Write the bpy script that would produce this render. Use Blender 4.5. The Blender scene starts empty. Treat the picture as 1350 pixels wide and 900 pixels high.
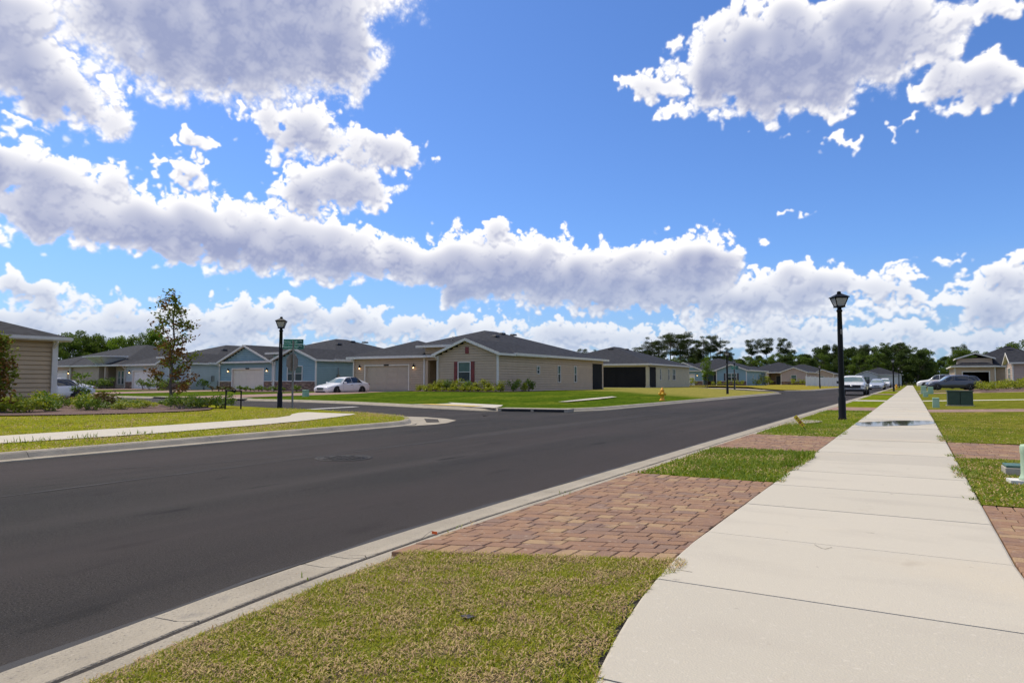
import bpy, bmesh, math, random
import numpy as np
from mathutils import Vector, Matrix
from mathutils.geometry import delaunay_2d_cdt

PI = math.pi
# World axes: +Y runs up the street, +X to the right of it, metres; the eye stands on the sidewalk at the origin.
YAW = math.radians(30.35)
sc = bpy.context.scene
COL = sc.collection

# ------------------------------------------------------------------ camera
cam_d = bpy.data.cameras.new('camera'); cam = bpy.data.objects.new('camera', cam_d); COL.objects.link(cam)
cam_d.sensor_width = 36.0; cam_d.lens = 24.0; cam_d.clip_start = 0.05; cam_d.clip_end = 6000
cam.location = (0, 0, 1.10)
cam.rotation_euler = (math.radians(90) + math.atan(53 / 900), 0, YAW)
sc.camera = cam
sc.render.resolution_x = 1024; sc.render.resolution_y = 682

# ------------------------------------------------------------------ view
sc.view_settings.view_transform = 'Standard'; sc.view_settings.look = 'None'
sc.view_settings.gamma = 1.0; sc.view_settings.use_curve_mapping = False
sc.view_settings.exposure = 0.93
sc.render.engine = 'CYCLES'
sc.cycles.max_bounces = 6; sc.cycles.diffuse_bounces = 3; sc.cycles.glossy_bounces = 3
sc.cycles.transparent_max_bounces = 8; sc.cycles.use_denoising = True

SUN_EL = math.radians(58); SUN_AZ = math.radians(-88)      # azimuth from +Y, negative = to the left
SKY_STRENGTH = 0.055

# ------------------------------------------------------------------ sky and clouds
PI_=math.pi
def make_sky(W=6144,Hh=1100,el0=-4.0,el1=51.0,seed=5):
    """cloud cover and cloud brightness over the whole horizon: azimuth x elevation (degrees), periodic in azimuth"""
    rng=np.random.default_rng(seed)
    ph=math.atan(53/900)
    def azel(px,py):
        x=(px-675)/900; y=(450-py)/900
        Y=math.cos(ph)-y*math.sin(ph); Z=math.sin(ph)+y*math.cos(ph)
        return math.degrees(math.atan2(x,Y)), math.degrees(math.atan2(Z,math.hypot(x,Y)))
    # cloud masses as seen from the street: centre, half width, half height, tilt (degrees)
    B=[(290,40,215,100,-4,1.15),(250,-60,330,80,0,1.1),(50,105,130,52,18,1.0),(450,60,48,75,-20,.85),(15,40,60,70,0,.9),(22,166,30,8,0,.5),(110,150,70,20,0,.5),
       (395,172,66,36,0,1.0),(505,200,58,24,0,.95),(440,245,72,34,-6,1.0),(372,258,40,18,0,.8),(502,268,18,13,0,.75),(555,205,16,14,0,.6),
       (262,190,27,14,0,1.15),(245,230,27,18,0,1.0),(212,203,18,8,0,.8),(265,213,10,5,0,.7),
       (40,235,110,44,10,1.05),(150,240,34,20,-20,.8),(90,290,120,34,6,1.0),(200,300,110,36,8,1.0),(290,308,130,46,7,1.15),(445,334,130,38,6,1.1),(420,300,60,18,10,.8),(585,352,70,34,4,.95),
       (625,355,62,48,0,.95),(655,305,26,14,0,.9),(700,358,90,46,4,1.05),(800,368,92,42,0,1.05),(905,352,78,42,-6,1.05),(945,338,45,24,0,1.0),(860,392,170,20,0,1.0),(980,392,110,22,0,1.0),(1080,375,100,24,3,1.0),(1180,385,75,14,3,.85),(1170,352,22,6,0,.45),
       (1325,358,55,18,0,.95),(1320,405,65,24,-8,1.0),(1390,380,60,30,0,1.0),(1290,385,60,10,0,.6),
       (45,388,66,20,8,.95),(40,425,90,20,0,0.72),(185,420,70,24,0,0.76),(110,440,110,16,0,0.68),(300,432,90,24,0,0.72),(370,415,60,22,0,0.72),(465,425,75,22,3,0.76),(560,435,80,18,0,0.72),(640,430,60,12,0,0.60),(760,440,70,15,0,0.76),(690,452,90,10,0,0.60),
       (860,445,120,14,0,0.60),(970,420,90,14,0,0.64),(1050,440,110,16,0,0.64),(1170,440,120,12,0,0.60),(1060,410,60,14,0,0.60),(1160,410,60,10,0,0.53),(1280,450,110,14,0,0.64),(1340,445,60,18,0,0.60),(300,458,330,12,0,0.53),(900,462,300,12,0,0.53),(1300,470,120,10,0,0.53),(1150,462,150,10,0,0.53),(80,462,120,14,0,0.60),(620,465,200,10,0,0.53),
       (1030,92,150,62,6,1.2),(1000,50,90,45,0,1.0),(1130,40,120,46,-4,1.1),(1290,18,80,16,-4,.9),(1285,112,88,32,0,1.05),(1250,85,40,20,0,.9),(858,116,28,20,0,.85),(905,145,25,16,0,.6),(1095,148,26,12,-20,.7),(1200,60,70,40,0,.9),
       (1115,189,22,8,-6,.6),(1180,171,11,5,-25,.5),(1054,287,16,5,-8,.55),(1242,336,15,6,0,.55),(1025,181,12,3,10,.35),(300,398,14,6,0,.5),
       (-150,60,150,110,0,1.1),(-180,270,170,50,6,1.1),(-220,420,240,26,0,0.76),(1560,80,130,50,0,1.1),(1600,380,230,40,0,1.0),(1500,420,150,20,0,0.76)]
    A=np.linspace(-180,180,W,endpoint=False)+180/W; E=np.linspace(el0,el1,Hh,endpoint=False)+(el1-el0)/Hh/2
    a,e=np.meshgrid(A,E)
    ky=np.fft.fftfreq(Hh*2)*(Hh*2)/(2*(el1-el0)); kx=np.fft.rfftfreq(W)*W/360.0
    K=np.sqrt((kx[None,:]*1.0)**2+(ky[:,None])**2)
    def band(f,w=.55):
        s=rng.standard_normal((Hh*2,W)).astype(np.float32)
        F=np.fft.rfft2(s)*np.exp(-(np.log(np.maximum(K,1e-4)/f)/w)**2)
        n=np.fft.irfft2(F,s=(Hh*2,W))[:Hh]; return (n/n.std()).astype(np.float32)
    fr=[.12,.25,.5,1.0,2.0,4.0,7.5]
    N=[band(f,.5) for f in fr]
    fb=(N[2]*.50+N[3]*.42+N[4]*.30+N[5]*.22+N[6]*.15)*.75          # ragged, cloud-like
    bl=(np.abs(N[3])*.55+np.abs(N[4])*.40+np.abs(N[5])*.26)-.95      # rounded heads
    def blur(f,sg):
        F=np.fft.rfft2(np.concatenate([f,f[::-1]],0)); return np.fft.irfft2(F*np.exp(-2*(PI_*sg*K)**2),s=(Hh*2,W))[:Hh].astype(np.float32)
    R=np.where((A>-62)&(A<62))[0]; c0,c1=R[0],R[-1]+1
    out=np.clip((np.abs(a)-55)/10,0,1)
    gen=(N[0]*.6+N[1]*.4)+.12-.2*np.clip((e-8)/30,0,1)  # cloud out of view, cover raised to whiten the ambient light
    gen=gen.astype(np.float32)
    def masses(wa,we):
        M=np.full(a.shape,-1.0,np.float32); V=np.zeros(a.shape,np.float32); WS=np.full(a.shape,1e-6,np.float32); ZS=np.zeros(a.shape,np.float32)
        wa_=wa[:,c0:c1]; we_=we[:,c0:c1]; M_=M[:,c0:c1]; V_=V[:,c0:c1]; W_=WS[:,c0:c1]; Z_=ZS[:,c0:c1]
        for (px,py,rx,ry,rot,am) in B:
            ca,ce=azel(px,py); a1,_=azel(px+rx,py); a0,_=azel(px-rx,py); _,e1=azel(px,py-ry); _,e0=azel(px,py+ry)
            ra=max((a1-a0)/2,.2); re=max((e1-e0)/2,.15); r=math.radians(-rot)
            dx=wa_-ca; dy=we_-ce
            u=(dx*math.cos(r)+dy*math.sin(r))/ra; v=(-dx*math.sin(r)+dy*math.cos(r))/re
            d2=u*u+v*v; m=np.maximum(am*(1.25-d2)/1.25,-1)
            M_[:]=np.maximum(M_,m)+.25*np.clip(np.minimum(M_,m),0,1)
            w=np.clip(m,0,3)**2*(ra*re)**.3; V_+=w*v; W_+=w; Z_+=w*min(1.0,re/3.4)
        inn=np.abs(a)<62
        M=np.where(inn,M*(1-out)+gen*out,gen); hi=np.clip((e-36)/6,0,1); M=M*(1-hi)+np.maximum(M,gen)*hi
        return M.astype(np.float32),np.clip(V/WS,-1.2,1.2),np.where(inn,np.clip(ZS/WS,.15,1),.7).astype(np.float32)
    M,V,Z=masses(a+.55*N[1]+.42*N[2]+.24*N[3]+.10*N[4], e+.30*np.roll(N[1],900,1)+.24*np.roll(N[2],700,1)+.15*np.roll(N[3],500,1)+.06*np.roll(N[4],300,1))
    M2,V2,Z2=masses(a+.55*N[1]+.25*N[2], e+.30*np.roll(N[1],900,1)+.15*np.roll(N[2],700,1))
    top=np.clip(.5+V*.9,0,1); hi2=np.clip((e-17)/10,0,1)
    d=M*1.40+.20*fb+.36*bl*(.45+.55*top)*(1-.4*hi2)-.02+.05*hi2
    soft=.44+.42*(1-top)+.18*hi2
    cover=np.clip((d+.12)/soft,0,1); cover=cover*cover*(3-2*cover)
    cover=np.clip(cover+.25*np.clip((blur(cover.astype(np.float32),.25)-.15),0,1)*(1-cover)*np.clip(.6+fb,0,1),0,1)
    cover=cover*np.clip(blur(cover.astype(np.float32),.16)*2.6-.12,0,1)
    Mb=blur(np.clip(M2,-.5,1.3),.30)
    thick=np.clip((Mb-.10-.16*hi2)/.98,0,1); thick=thick*thick*(3-2*thick)
    low=np.clip((.80-.95*V2)*(1+.25*np.clip(1-e/9,0,1)),0,1.1)*(1-hi2)+hi2*np.clip(.92-.30*V2,0,1)
    shade=thick*np.clip(low,0,1)*(.34+1.25*Z2)
    shade=blur(np.clip(shade,0,1.2).astype(np.float32),.30)
    # rounded heads shade what lies just behind them, seen from the light at the upper left
    pix=Hh/(el1-el0); puff=.34*np.abs(N[2])+.32*np.abs(N[3])+.22*np.abs(N[4])+.07*np.abs(N[5])-.76
    relief=blur(np.clip(M,0,1.3),.05)+.30*puff
    od=np.zeros_like(relief)
    for i in range(1,6):
        q=i*.22
        sh=np.roll(relief,int(q*.35*W/360),1); sv=int(q*pix); s2=np.zeros_like(sh); s2[:-sv]=sh[sv:]
        od+=np.clip(s2-relief+.02,-.3,.3)/i
    od=blur(od.astype(np.float32),.035)
    sh1=(1-np.exp(-1.55*np.clip(shade,0,2)))/.80
    lum=-.80*np.clip(od,-.08,.6)*(1-.78*np.clip(sh1,0,1))
    Lt=1.04-.90*np.clip(sh1*(1+.05*N[1]+.04*blur(N[2],.2)),0,1.15)+lum
    Lt=np.clip(Lt,0,1)
    hz=np.clip(1-(e/10.0),0,1)
    return cover.astype(np.float32),Lt.astype(np.float32),hz


def build_world():
    w = bpy.data.worlds.new('World'); sc.world = w; w.use_nodes = True
    nt = w.node_tree; N = nt.nodes; L = nt.links; N.clear()
    out = N.new('ShaderNodeOutputWorld'); bg = N.new('ShaderNodeBackground'); L.new(bg.outputs[0], out.inputs[0])
    bg.inputs['Strength'].default_value = SKY_STRENGTH
    sky = N.new('ShaderNodeTexSky'); sky.sky_type = 'NISHITA'; sky.sun_disc = False
    sky.sun_elevation = SUN_EL; sky.sun_rotation = SUN_AZ
    sky.air_density = 1.0; sky.dust_density = 0.6; sky.ozone_density = 3.0
    cover, light, hz = make_sky()
    Hh, W = cover.shape
    px = np.ones((Hh, W, 4), np.float32); px[..., 0] = cover; px[..., 1] = light; px[..., 2] = hz
    img = bpy.data.images.new('cloud_cover', W, Hh, alpha=False, float_buffer=True, is_data=True)
    img.pixels.foreach_set(px.ravel()); img.update(); img.pack()
    tc = N.new('ShaderNodeTexCoord'); rot = N.new('ShaderNodeVectorRotate'); rot.rotation_type = 'Z_AXIS'
    rot.inputs['Angle'].default_value = -YAW; L.new(tc.outputs['Generated'], rot.inputs['Vector'])
    sep = N.new('ShaderNodeSeparateXYZ'); L.new(rot.outputs[0], sep.inputs[0])
    def M(op, a, b=None, c=None, clamp=False):
        m = N.new('ShaderNodeMath'); m.operation = op; m.use_clamp = clamp
        for i, v in enumerate((a, b, c)):
            if v is None: continue
            if isinstance(v, (int, float)): m.inputs[i].default_value = v
            else: L.new(v, m.inputs[i])
        return m.outputs[0]
    az = M('ARCTAN2', sep.outputs[0], sep.outputs[1])
    el = M('ARCSINE', sep.outputs[2])
    u = M('MULTIPLY_ADD', az, 1 / (2 * PI), 0.5)
    v = M('MULTIPLY_ADD', el, 180 / PI / 55.0, 4.0 / 55.0, clamp=False)
    v = M('MINIMUM', M('MAXIMUM', v, 0.001), 0.999)
    cmb = N.new('ShaderNodeCombineXYZ'); L.new(u, cmb.inputs[0]); L.new(v, cmb.inputs[1])
    tex = N.new('ShaderNodeTexImage'); tex.image = img; tex.interpolation = 'Cubic'; tex.extension = 'REPEAT'
    L.new(cmb.outputs[0], tex.inputs[0])
    s2 = N.new('ShaderNodeSeparateColor'); L.new(tex.outputs[0], s2.inputs[0])
    # the blue of the air: Nishita with a deeper blue tint, paler low down
    def mixc(f, a, b, mode='MIX'):
        m = N.new('ShaderNodeMix'); m.data_type = 'RGBA'; m.blend_type = mode
        if isinstance(f, (int, float)): m.inputs[0].default_value = f
        else: L.new(f, m.inputs[0])
        for k, x in ((6, a), (7, b)):
            if isinstance(x, tuple): m.inputs[k].default_value = (*x, 1)
            else: L.new(x, m.inputs[k])
        return m.outputs[2]
    blue = mixc(1.0, sky.outputs[0], SKY_TINT, 'MULTIPLY')
    low = M('MULTIPLY', s2.outputs[2], 0.55)
    blue = mixc(low, blue, HORIZON)
    cl = mixc(s2.outputs[1], CLOUD_DARK, CLOUD_LIGHT)
    cl = mixc(M('MULTIPLY', s2.outputs[2], 0.66), cl, HORIZON)
    # off above 51 degrees elevation: the same broken cloud goes on
    col = mixc(M('MULTIPLY', s2.outputs[0], 0.985), blue, cl)
    L.new(col, bg.inputs[0])
    w.cycles.sampling_method = 'MANUAL'; w.cycles.sample_map_resolution = 1024
SKY_TINT = (0.76, 1.06, 1.55)
HORIZON = (3.2, 4.6, 6.8)
CLOUD_DARK = (3.3, 3.7, 5.6)
CLOUD_LIGHT = (11.0, 10.8, 10.6)
build_world()

sun_d = bpy.data.lights.new('sun', 'SUN'); sun = bpy.data.objects.new('sun', sun_d); COL.objects.link(sun)
sun_d.energy = 2.0; sun_d.angle = math.radians(12); sun_d.color = (1.0, 0.90, 0.72)
sdir = Vector((math.sin(SUN_AZ) * math.cos(SUN_EL), math.cos(SUN_AZ) * math.cos(SUN_EL), math.sin(SUN_EL)))
sun.rotation_euler = sdir.to_track_quat('Z', 'Y').to_euler()
sun.location = (0, 0, 60)

# ------------------------------------------------------------------ materials
def mat(name, base=(.5, .5, .5), rough=.7, metal=0.0, var=None, vscale=5.0, bump=0.0, bscale=30.0, spec=0.5, island=None,
        coat=0.0, trans=0.0, emit=None, vdetail=4.0, layers=()):
    """procedural Principled material; var = second colour mixed in by noise; island = list of colours picked per piece;
    layers = (colour, noise scale, low, high, stretch) patches"""
    m = bpy.data.materials.new(name); m.use_nodes = True
    nt = m.node_tree; N = nt.nodes; L = nt.links; b = N['Principled BSDF']
    b.inputs['Roughness'].default_value = rough; b.inputs['Metallic'].default_value = metal
    b.inputs['Specular IOR Level'].default_value = spec; b.inputs['Coat Weight'].default_value = coat
    tc = N.new('ShaderNodeTexCoord')
    def noise(scale, detail=4.0, stretch=None):
        n = N.new('ShaderNodeTexNoise'); n.inputs['Scale'].default_value = scale; n.inputs['Detail'].default_value = detail
        if stretch:
            mp = N.new('ShaderNodeMapping'); mp.inputs['Scale'].default_value = stretch
            L.new(tc.outputs['Object'], mp.inputs[0]); L.new(mp.outputs[0], n.inputs['Vector'])
        else: L.new(tc.outputs['Object'], n.inputs['Vector'])
        return n.outputs[0]
    def ramp(src, lo, hi):
        r = N.new('ShaderNodeMapRange'); r.inputs[1].default_value = lo; r.inputs[2].default_value = hi; L.new(src, r.inputs[0]); return r.outputs[0]
    def mix(f, a, c):
        x = N.new('ShaderNodeMix'); x.data_type = 'RGBA'; L.new(f, x.inputs[0])
        for k, v in ((6, a), (7, c)):
            if isinstance(v, tuple): x.inputs[k].default_value = (*v, 1)
            else: L.new(v, x.inputs[k])
        return x.outputs[2]
    col = base
    if island:
        g = N.new('ShaderNodeNewGeometry'); cr = N.new('ShaderNodeValToRGB'); cr.color_ramp.interpolation = 'CONSTANT' if len(island) > 5 else 'LINEAR'
        el = cr.color_ramp.elements
        while len(el) < len(island): el.new(0.5)
        for i, c in enumerate(island):
            el[i].position = i / max(1, len(island) - (0 if len(island) > 5 else 1)); el[i].color = (*c, 1)
        L.new(g.outputs['Random Per Island'], cr.inputs[0]); col = cr.outputs[0]
    if var is not None: col = mix(ramp(noise(vscale, vdetail), .35, .65), col, var)
    for (c, s, lo, hi, st) in layers: col = mix(ramp(noise(s, 5.0, st), lo, hi), col, c)
    if isinstance(col, tuple): b.inputs['Base Color'].default_value = (*col, 1)
    else: L.new(col, b.inputs['Base Color'])
    if bump:
        bp = N.new('ShaderNodeBump'); bp.inputs['Strength'].default_value = min(1, bump); bp.inputs['Distance'].default_value = 0.02 * max(1, bump)
        L.new(noise(bscale, 6.0), bp.inputs['Height']); L.new(bp.outputs[0], b.inputs['Normal'])
    if emit:
        b.inputs['Emission Color'].default_value = (*emit[0], 1); b.inputs['Emission Strength'].default_value = emit[1]
    if trans:
        out = N['Material Output']; tl = N.new('ShaderNodeBsdfTranslucent'); ms = N.new('ShaderNodeMixShader'); ms.inputs[0].default_value = trans
        if isinstance(col, tuple): tl.inputs[0].default_value = (*col, 1)
        else: L.new(col, tl.inputs[0])
        L.new(b.outputs[0], ms.inputs[1]); L.new(tl.outputs[0], ms.inputs[2]); L.new(ms.outputs[0], out.inputs[0])
    return m

MT = {}
MT['asphalt'] = mat('asphalt', (.039, .0355, .0315), .80, var=(.049, .042, .037), vscale=.35, bump=.9, bscale=110, spec=.12,
    layers=[((.15, .14, .125), 120, .60, .68, None), ((.010, .009, .008), 80, .54, .64, None), ((.064, .056, .050), .8, .50, .68, (1, .05, 1)), ((.022, .020, .018), 3.0, .62, .74, (1, .3, 1)), ((.031, .028, .026), 1.3, .55, .75, (1, .12, 1)), ((.062, .050, .045), .25, .52, .70, (1, .2, 1))])
MT['seam'] = mat('asphalt_seam', (.032, .030, .030), .8, bump=.3, bscale=120)
MT['concrete'] = mat('sidewalk_concrete', island=[(.455, .412, .335), (.495, .450, .360), (.530, .480, .385), (.475, .435, .355)], rough=.85, bump=.22, bscale=110, spec=.3,
    layers=[((.46, .415, .335), 1.6, .54, .76, (.7, 1.5, 1)), ((.60, .50, .35), .35, .56, .72, (.6, 1, 1)), ((.50, .44, .36), 85, .60, .74, None), ((.30, .26, .21), 9, .70, .76, None), ((.56, .51, .42), 45, .60, .76, None), ((.40, .34, .26), 2.2, .66, .80, (1, .5, 1))])
MT['kerb'] = mat('kerb_concrete', (.335, .292, .222), .88, var=(.40, .35, .268), vscale=2.2, bump=.7, bscale=70, spec=.3,
    layers=[((.25, .225, .19), 5, .60, .80, None), ((.20, .175, .14), 70, .60, .70, None), ((.46, .40, .32), 60, .60, .74, None)])
MT['dirt'] = mat('joint_dirt', (.05, .042, .034), .95, var=(.09, .075, .06), vscale=60, bump=1, bscale=200)
MT['soil'] = mat('thatch_soil', (.14, .10, .06), .95, var=(.22, .165, .09), vscale=14, bump=1, bscale=80,
    layers=[((.15, .15, .03), 9, .45, .65, None)])
def lawn_mat(name, a, b, c, d):
    return mat(name, a, .95, var=b, vscale=1.1, bump=1, bscale=30, spec=0.0, vdetail=10,
               layers=[(c, .30, .46, .64, None), (d, 3.2, .50, .62, None), (d, 14, .52, .64, None), (c, 7, .58, .70, None)])
MT['lawn_lush'] = lawn_mat('lush_green_turf', (.082, .142, .004), (.050, .105, .003), (.140, .180, .008), (.036, .078, .003))
def lawn_blend():
    m = lawn_mat('turf_green_to_dry', (.080, .128, .010), (.050, .092, .008), (.130, .160, .016), (.036, .068, .006)); nt = m.node_tree; N = nt.nodes; L = nt.links; b = N['Principled BSDF']
    src = b.inputs['Base Color'].links[0].from_socket
    tc = N.new('ShaderNodeTexCoord'); sp = N.new('ShaderNodeSeparateXYZ'); L.new(tc.outputs['Object'], sp.inputs[0])
    n1 = N.new('ShaderNodeTexNoise'); n1.inputs['Scale'].default_value = .5; n1.inputs['Detail'].default_value = 8; L.new(tc.outputs['Object'], n1.inputs['Vector'])
    n2 = N.new('ShaderNodeTexNoise'); n2.inputs['Scale'].default_value = 4; n2.inputs['Detail'].default_value = 8; L.new(tc.outputs['Object'], n2.inputs['Vector'])
    def M(op, a, c, d=None):
        q = N.new('ShaderNodeMath'); q.operation = op
        for i, v in enumerate((a, c, d)):
            if v is None: continue
            if isinstance(v, (int, float)): q.inputs[i].default_value = v
            else: L.new(v, q.inputs[i])
        return q.outputs[0]
    f = M('MULTIPLY_ADD', sp.outputs[0], .6, sp.outputs[1])        # y + .6 x
    f = M('MULTIPLY_ADD', n1.outputs[0], 9.0, f); f = M('MULTIPLY_ADD', n2.outputs[0], 4.0, f)
    r = N.new('ShaderNodeMapRange'); r.inputs[1].default_value = 41.5; r.inputs[2].default_value = 46.5; L.new(f, r.inputs[0])
    tan = N.new('ShaderNodeMix'); tan.data_type = 'RGBA'; r2 = N.new('ShaderNodeMapRange'); r2.inputs[1].default_value = .42; r2.inputs[2].default_value = .60; L.new(n2.outputs[0], r2.inputs[0]); L.new(r2.outputs[0], tan.inputs[0])
    tan.inputs[6].default_value = (.280, .235, .060, 1); tan.inputs[7].default_value = (.180, .185, .040, 1)
    x = N.new('ShaderNodeMix'); x.data_type = 'RGBA'; L.new(r.outputs[0], x.inputs[0]); L.new(src, x.inputs[6]); L.new(tan.outputs[2], x.inputs[7]); L.new(x.outputs[2], b.inputs['Base Color']); return m
MT['lawn_blend'] = lawn_blend()
MT['lawn_tan'] = lawn_mat('dry_yellow_turf', (.330, .255, .045), (.260, .220, .036), (.230, .230, .030), (.220, .165, .035))
MT['lawn_yellow'] = lawn_mat('yellow_green_turf', (.265, .270, .018), (.205, .228, .014), (.300, .255, .035), (.140, .140, .014))
MT['lawn_olive'] = lawn_mat('olive_green_turf', (.170, .180, .020), (.130, .155, .015), (.220, .195, .035), (.095, .105, .014))
MT['lawn_verge'] = lawn_mat('bright_green_turf', (.170, .215, .012), (.125, .180, .010), (.240, .225, .025), (.095, .120, .010))
MT['ground'] = lawn_mat('far_ground', (.090, .105, .030), (.075, .090, .025), (.120, .120, .040), (.060, .070, .020))
MT['mulch'] = mat('bark_mulch', (.120, .066, .048), .95, var=(.20, .12, .09), vscale=25, bump=1, bscale=60, layers=[((.04, .024, .02), 40, .5, .65, None)])
MT['white_trim'] = mat('white_trim_paint', (.70, .665, .60), .7, var=(.64, .61, .55), vscale=3)
MT['white_door'] = mat('cream_garage_paint', (.66, .61, .50), .6, var=(.62, .57, .47), vscale=2)
MT['white_gar'] = mat('white_garage_paint', (.74, .72, .67), .6, var=(.69, .67, .62), vscale=2)
MT['tan_door'] = mat('tan_garage_paint', (.45, .375, .275), .6, var=(.42, .35, .255), vscale=2)
def siding(name, a, b): return mat(name, a, .75, var=b, vscale=1.5, bump=.1, bscale=40, spec=.3)
MT['sid_tan'] = siding('tan_lap_siding', (.520, .395, .275), (.480, .365, .255))
MT['sid_tan2'] = siding('warm_tan_lap_siding', (.530, .395, .245), (.490, .365, .225))
MT['sid_blue'] = siding('slate_blue_lap_siding', (.255, .375, .405), (.235, .350, .380))
MT['sid_grey'] = siding('pale_grey_blue_lap_siding', (.450, .490, .480), (.420, .458, .450))
MT['sid_taupe'] = siding('taupe_stucco', (.480, .370, .280), (.445, .342, .260))
MT['sid_olive'] = siding('khaki_stucco', (.520, .460, .315), (.480, .425, .292))
MT['sid_pink'] = siding('rosy_tan_lap_siding', (.500, .380, .310), (.460, .350, .285))
MT['sid_white'] = siding('off_white_lap_siding', (.60, .60, .57), (.55, .55, .53))
MT['found'] = mat('foundation', (.42, .38, .32), .9, var=(.36, .33, .28), vscale=4)
MT['slab'] = MT['found']
MT['shutter_red'] = mat('red_shutter_paint', (.215, .024, .018), .5, var=(.12, .018, .015), vscale=4)
MT['shutter_dark'] = mat('dark_shutter_paint', (.040, .032, .028), .5)
MT['glass_up'] = mat('window_glass_over_blind', (.075, .125, .100), .25, var=(.10, .16, .13), vscale=2, spec=.3)
MT['glass'] = mat('dark_window_glass', (.022, .034, .036), .12, var=(.035, .05, .05), vscale=2, spec=.35)
MT['screen'] = mat('lanai_screen', (.010, .010, .011), .85, var=(.016, .015, .015), vscale=.8, spec=.2)
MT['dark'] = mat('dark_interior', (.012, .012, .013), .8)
MT['door'] = mat('front_door_paint', (.05, .06, .075), .5)
MT['black'] = mat('black_powder_coat', (.005, .005, .005), .45, bump=.1, bscale=60, spec=.2)
MT['roofdark'] = mat('black_vent_metal', (.012, .012, .014), .5)
MT['lampglass'] = mat('frosted_lamp_glass', (.62, .60, .60), .35, var=(.55, .54, .55), vscale=6, trans=.35)
MT['galv'] = mat('galvanised_steel', (.20, .19, .17), .55, metal=.4, var=(.26, .25, .22), vscale=20)
MT['signback'] = mat('weathered_aluminium_back', (.24, .20, .155), .55, metal=.3, var=(.19, .155, .12), vscale=9)
MT['signgreen'] = mat('green_sign_sheet', (.010, .175, .110), .5)
MT['signwhite'] = mat('white_sign_sheet', (.55, .70, .62), .5)
MT['signblue'] = mat('teal_sign_sheet', (.006, .085, .075), .5)
MT['yellow'] = mat('yellow_plastic', (.80, .58, .02), .5, var=(.70, .50, .02), vscale=9)
MT['orangeink'] = mat('orange_brown_print', (.38, .12, .02), .6)
MT['orange'] = mat('orange_flag_plastic', (.85, .16, .04), .6)
MT['hydrant'] = mat('orange_yellow_hydrant_paint', (.78, .36, .012), .5, var=(.68, .30, .01), vscale=8)
MT['hydrant2'] = mat('yellow_hydrant_cap_paint', (.72, .42, .02), .5)
MT['boxgreen'] = mat('dark_green_cabinet_paint', (.022, .048, .030), .55, var=(.030, .060, .038), vscale=4, layers=[((.045, .075, .05), 3, .6, .75, (.4, .4, 2))])
MT['boxmint'] = mat('mint_green_plastic', (.300, .450, .320), .55, var=(.26, .41, .28), vscale=5)
MT['riser'] = mat('pale_weathered_green_plastic', (.40, .53, .38), .6, var=(.35, .47, .33), vscale=7)
MT['boxmid'] = mat('vault_lid_green', (.06, .14, .11), .6, var=(.09, .17, .14), vscale=10)
MT['yellowpad'] = mat('yellow_tactile_pad', (.62, .42, .06), .8, var=(.52, .36, .06), vscale=4, bump=.4, bscale=40)
MT['paint'] = mat('white_road_paint', (.62, .60, .55), .7, var=(.45, .43, .39), vscale=7)
MT['iron'] = mat('worn_cast_iron', (.026, .023, .021), .9, metal=.0, var=(.040, .036, .032), vscale=30, bump=.5, bscale=60)
MT['vinyl'] = mat('white_vinyl_fence', (.74, .74, .72), .5)
MT['carwhite'] = mat('pearl_white_car_paint', (.76, .74, .72), .22, coat=.6)
MT['carsilver'] = mat('silver_car_paint', (.50, .52, .54), .25, metal=.35, coat=.5)
MT['cargrey'] = mat('steel_grey_car_paint', (.075, .082, .098), .25, metal=.45, coat=.6)
MT['carred'] = mat('dark_red_car_paint', (.22, .05, .06), .25, metal=.3, coat=.6)
MT['carglass'] = mat('car_window_glass', (.018, .022, .026), .05, spec=.8)
MT['windscreen'] = mat('car_windscreen_glass', (.13, .18, .175), .07, spec=.8)
MT['tyre'] = mat('tyre_rubber', (.012, .012, .012), .85)
MT['rim'] = mat('alloy_rim', (.16, .16, .17), .4, metal=.6)
MT['trimblack'] = mat('black_car_trim', (.012, .012, .013), .5)
MT['chrome'] = mat('chrome_trim', (.35, .36, .38), .25, metal=.9)
MT['lamplens'] = mat('headlamp_lens', (.38, .40, .44), .12, spec=.8)
MT['taillens'] = mat('red_tail_lamp_lens', (.35, .012, .012), .2, spec=.7)
MT['plate'] = mat('licence_plate', (.12, .13, .22), .6, var=(.35, .36, .42), vscale=18)
MT['bulb'] = mat('lit_bulb', (.9, .7, .4), .4, emit=((1.0, .62, .25), 4.0))
MT['bark'] = mat('grey_bark', (.15, .125, .10), .9, var=(.09, .075, .06), vscale=12, bump=.8, bscale=25)
MT['barkpine'] = mat('pine_bark', (.12, .095, .08), .9, var=(.075, .06, .05), vscale=8, bump=.8, bscale=20)
MT['leaf_oak'] = mat('oak_leaves', island=[(.028, .050, .008), (.052, .088, .011), (.090, .130, .016), (.036, .064, .010)], rough=.7, trans=.25, spec=.25)
MT['leaf_lime'] = mat('lime_leaves', island=[(.120, .200, .012), (.190, .280, .018), (.150, .240, .015), (.080, .140, .010)], rough=.65, trans=.45, spec=.25)
MT['leaf_mid'] = mat('mid_green_leaves', island=[(.065, .115, .012), (.110, .170, .016), (.140, .200, .020), (.050, .085, .010)], rough=.65, trans=.42, spec=.25)
MT['needle'] = mat('pine_needles', island=[(.035, .058, .014), (.058, .088, .018), (.085, .110, .024), (.026, .042, .011)], rough=.75, trans=.2, spec=.2)
MT['leaf_mag'] = mat('magnolia_leaves_green', island=[(.115, .170, .014), (.200, .245, .024), (.270, .280, .040), (.070, .105, .014)], rough=.7, trans=.3, spec=.15)
MT['leaf_bronze'] = mat('magnolia_leaves_bronze', island=[(.170, .070, .020), (.250, .115, .032), (.190, .120, .034), (.105, .048, .018)], rough=.8, trans=.25, spec=.1)
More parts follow.
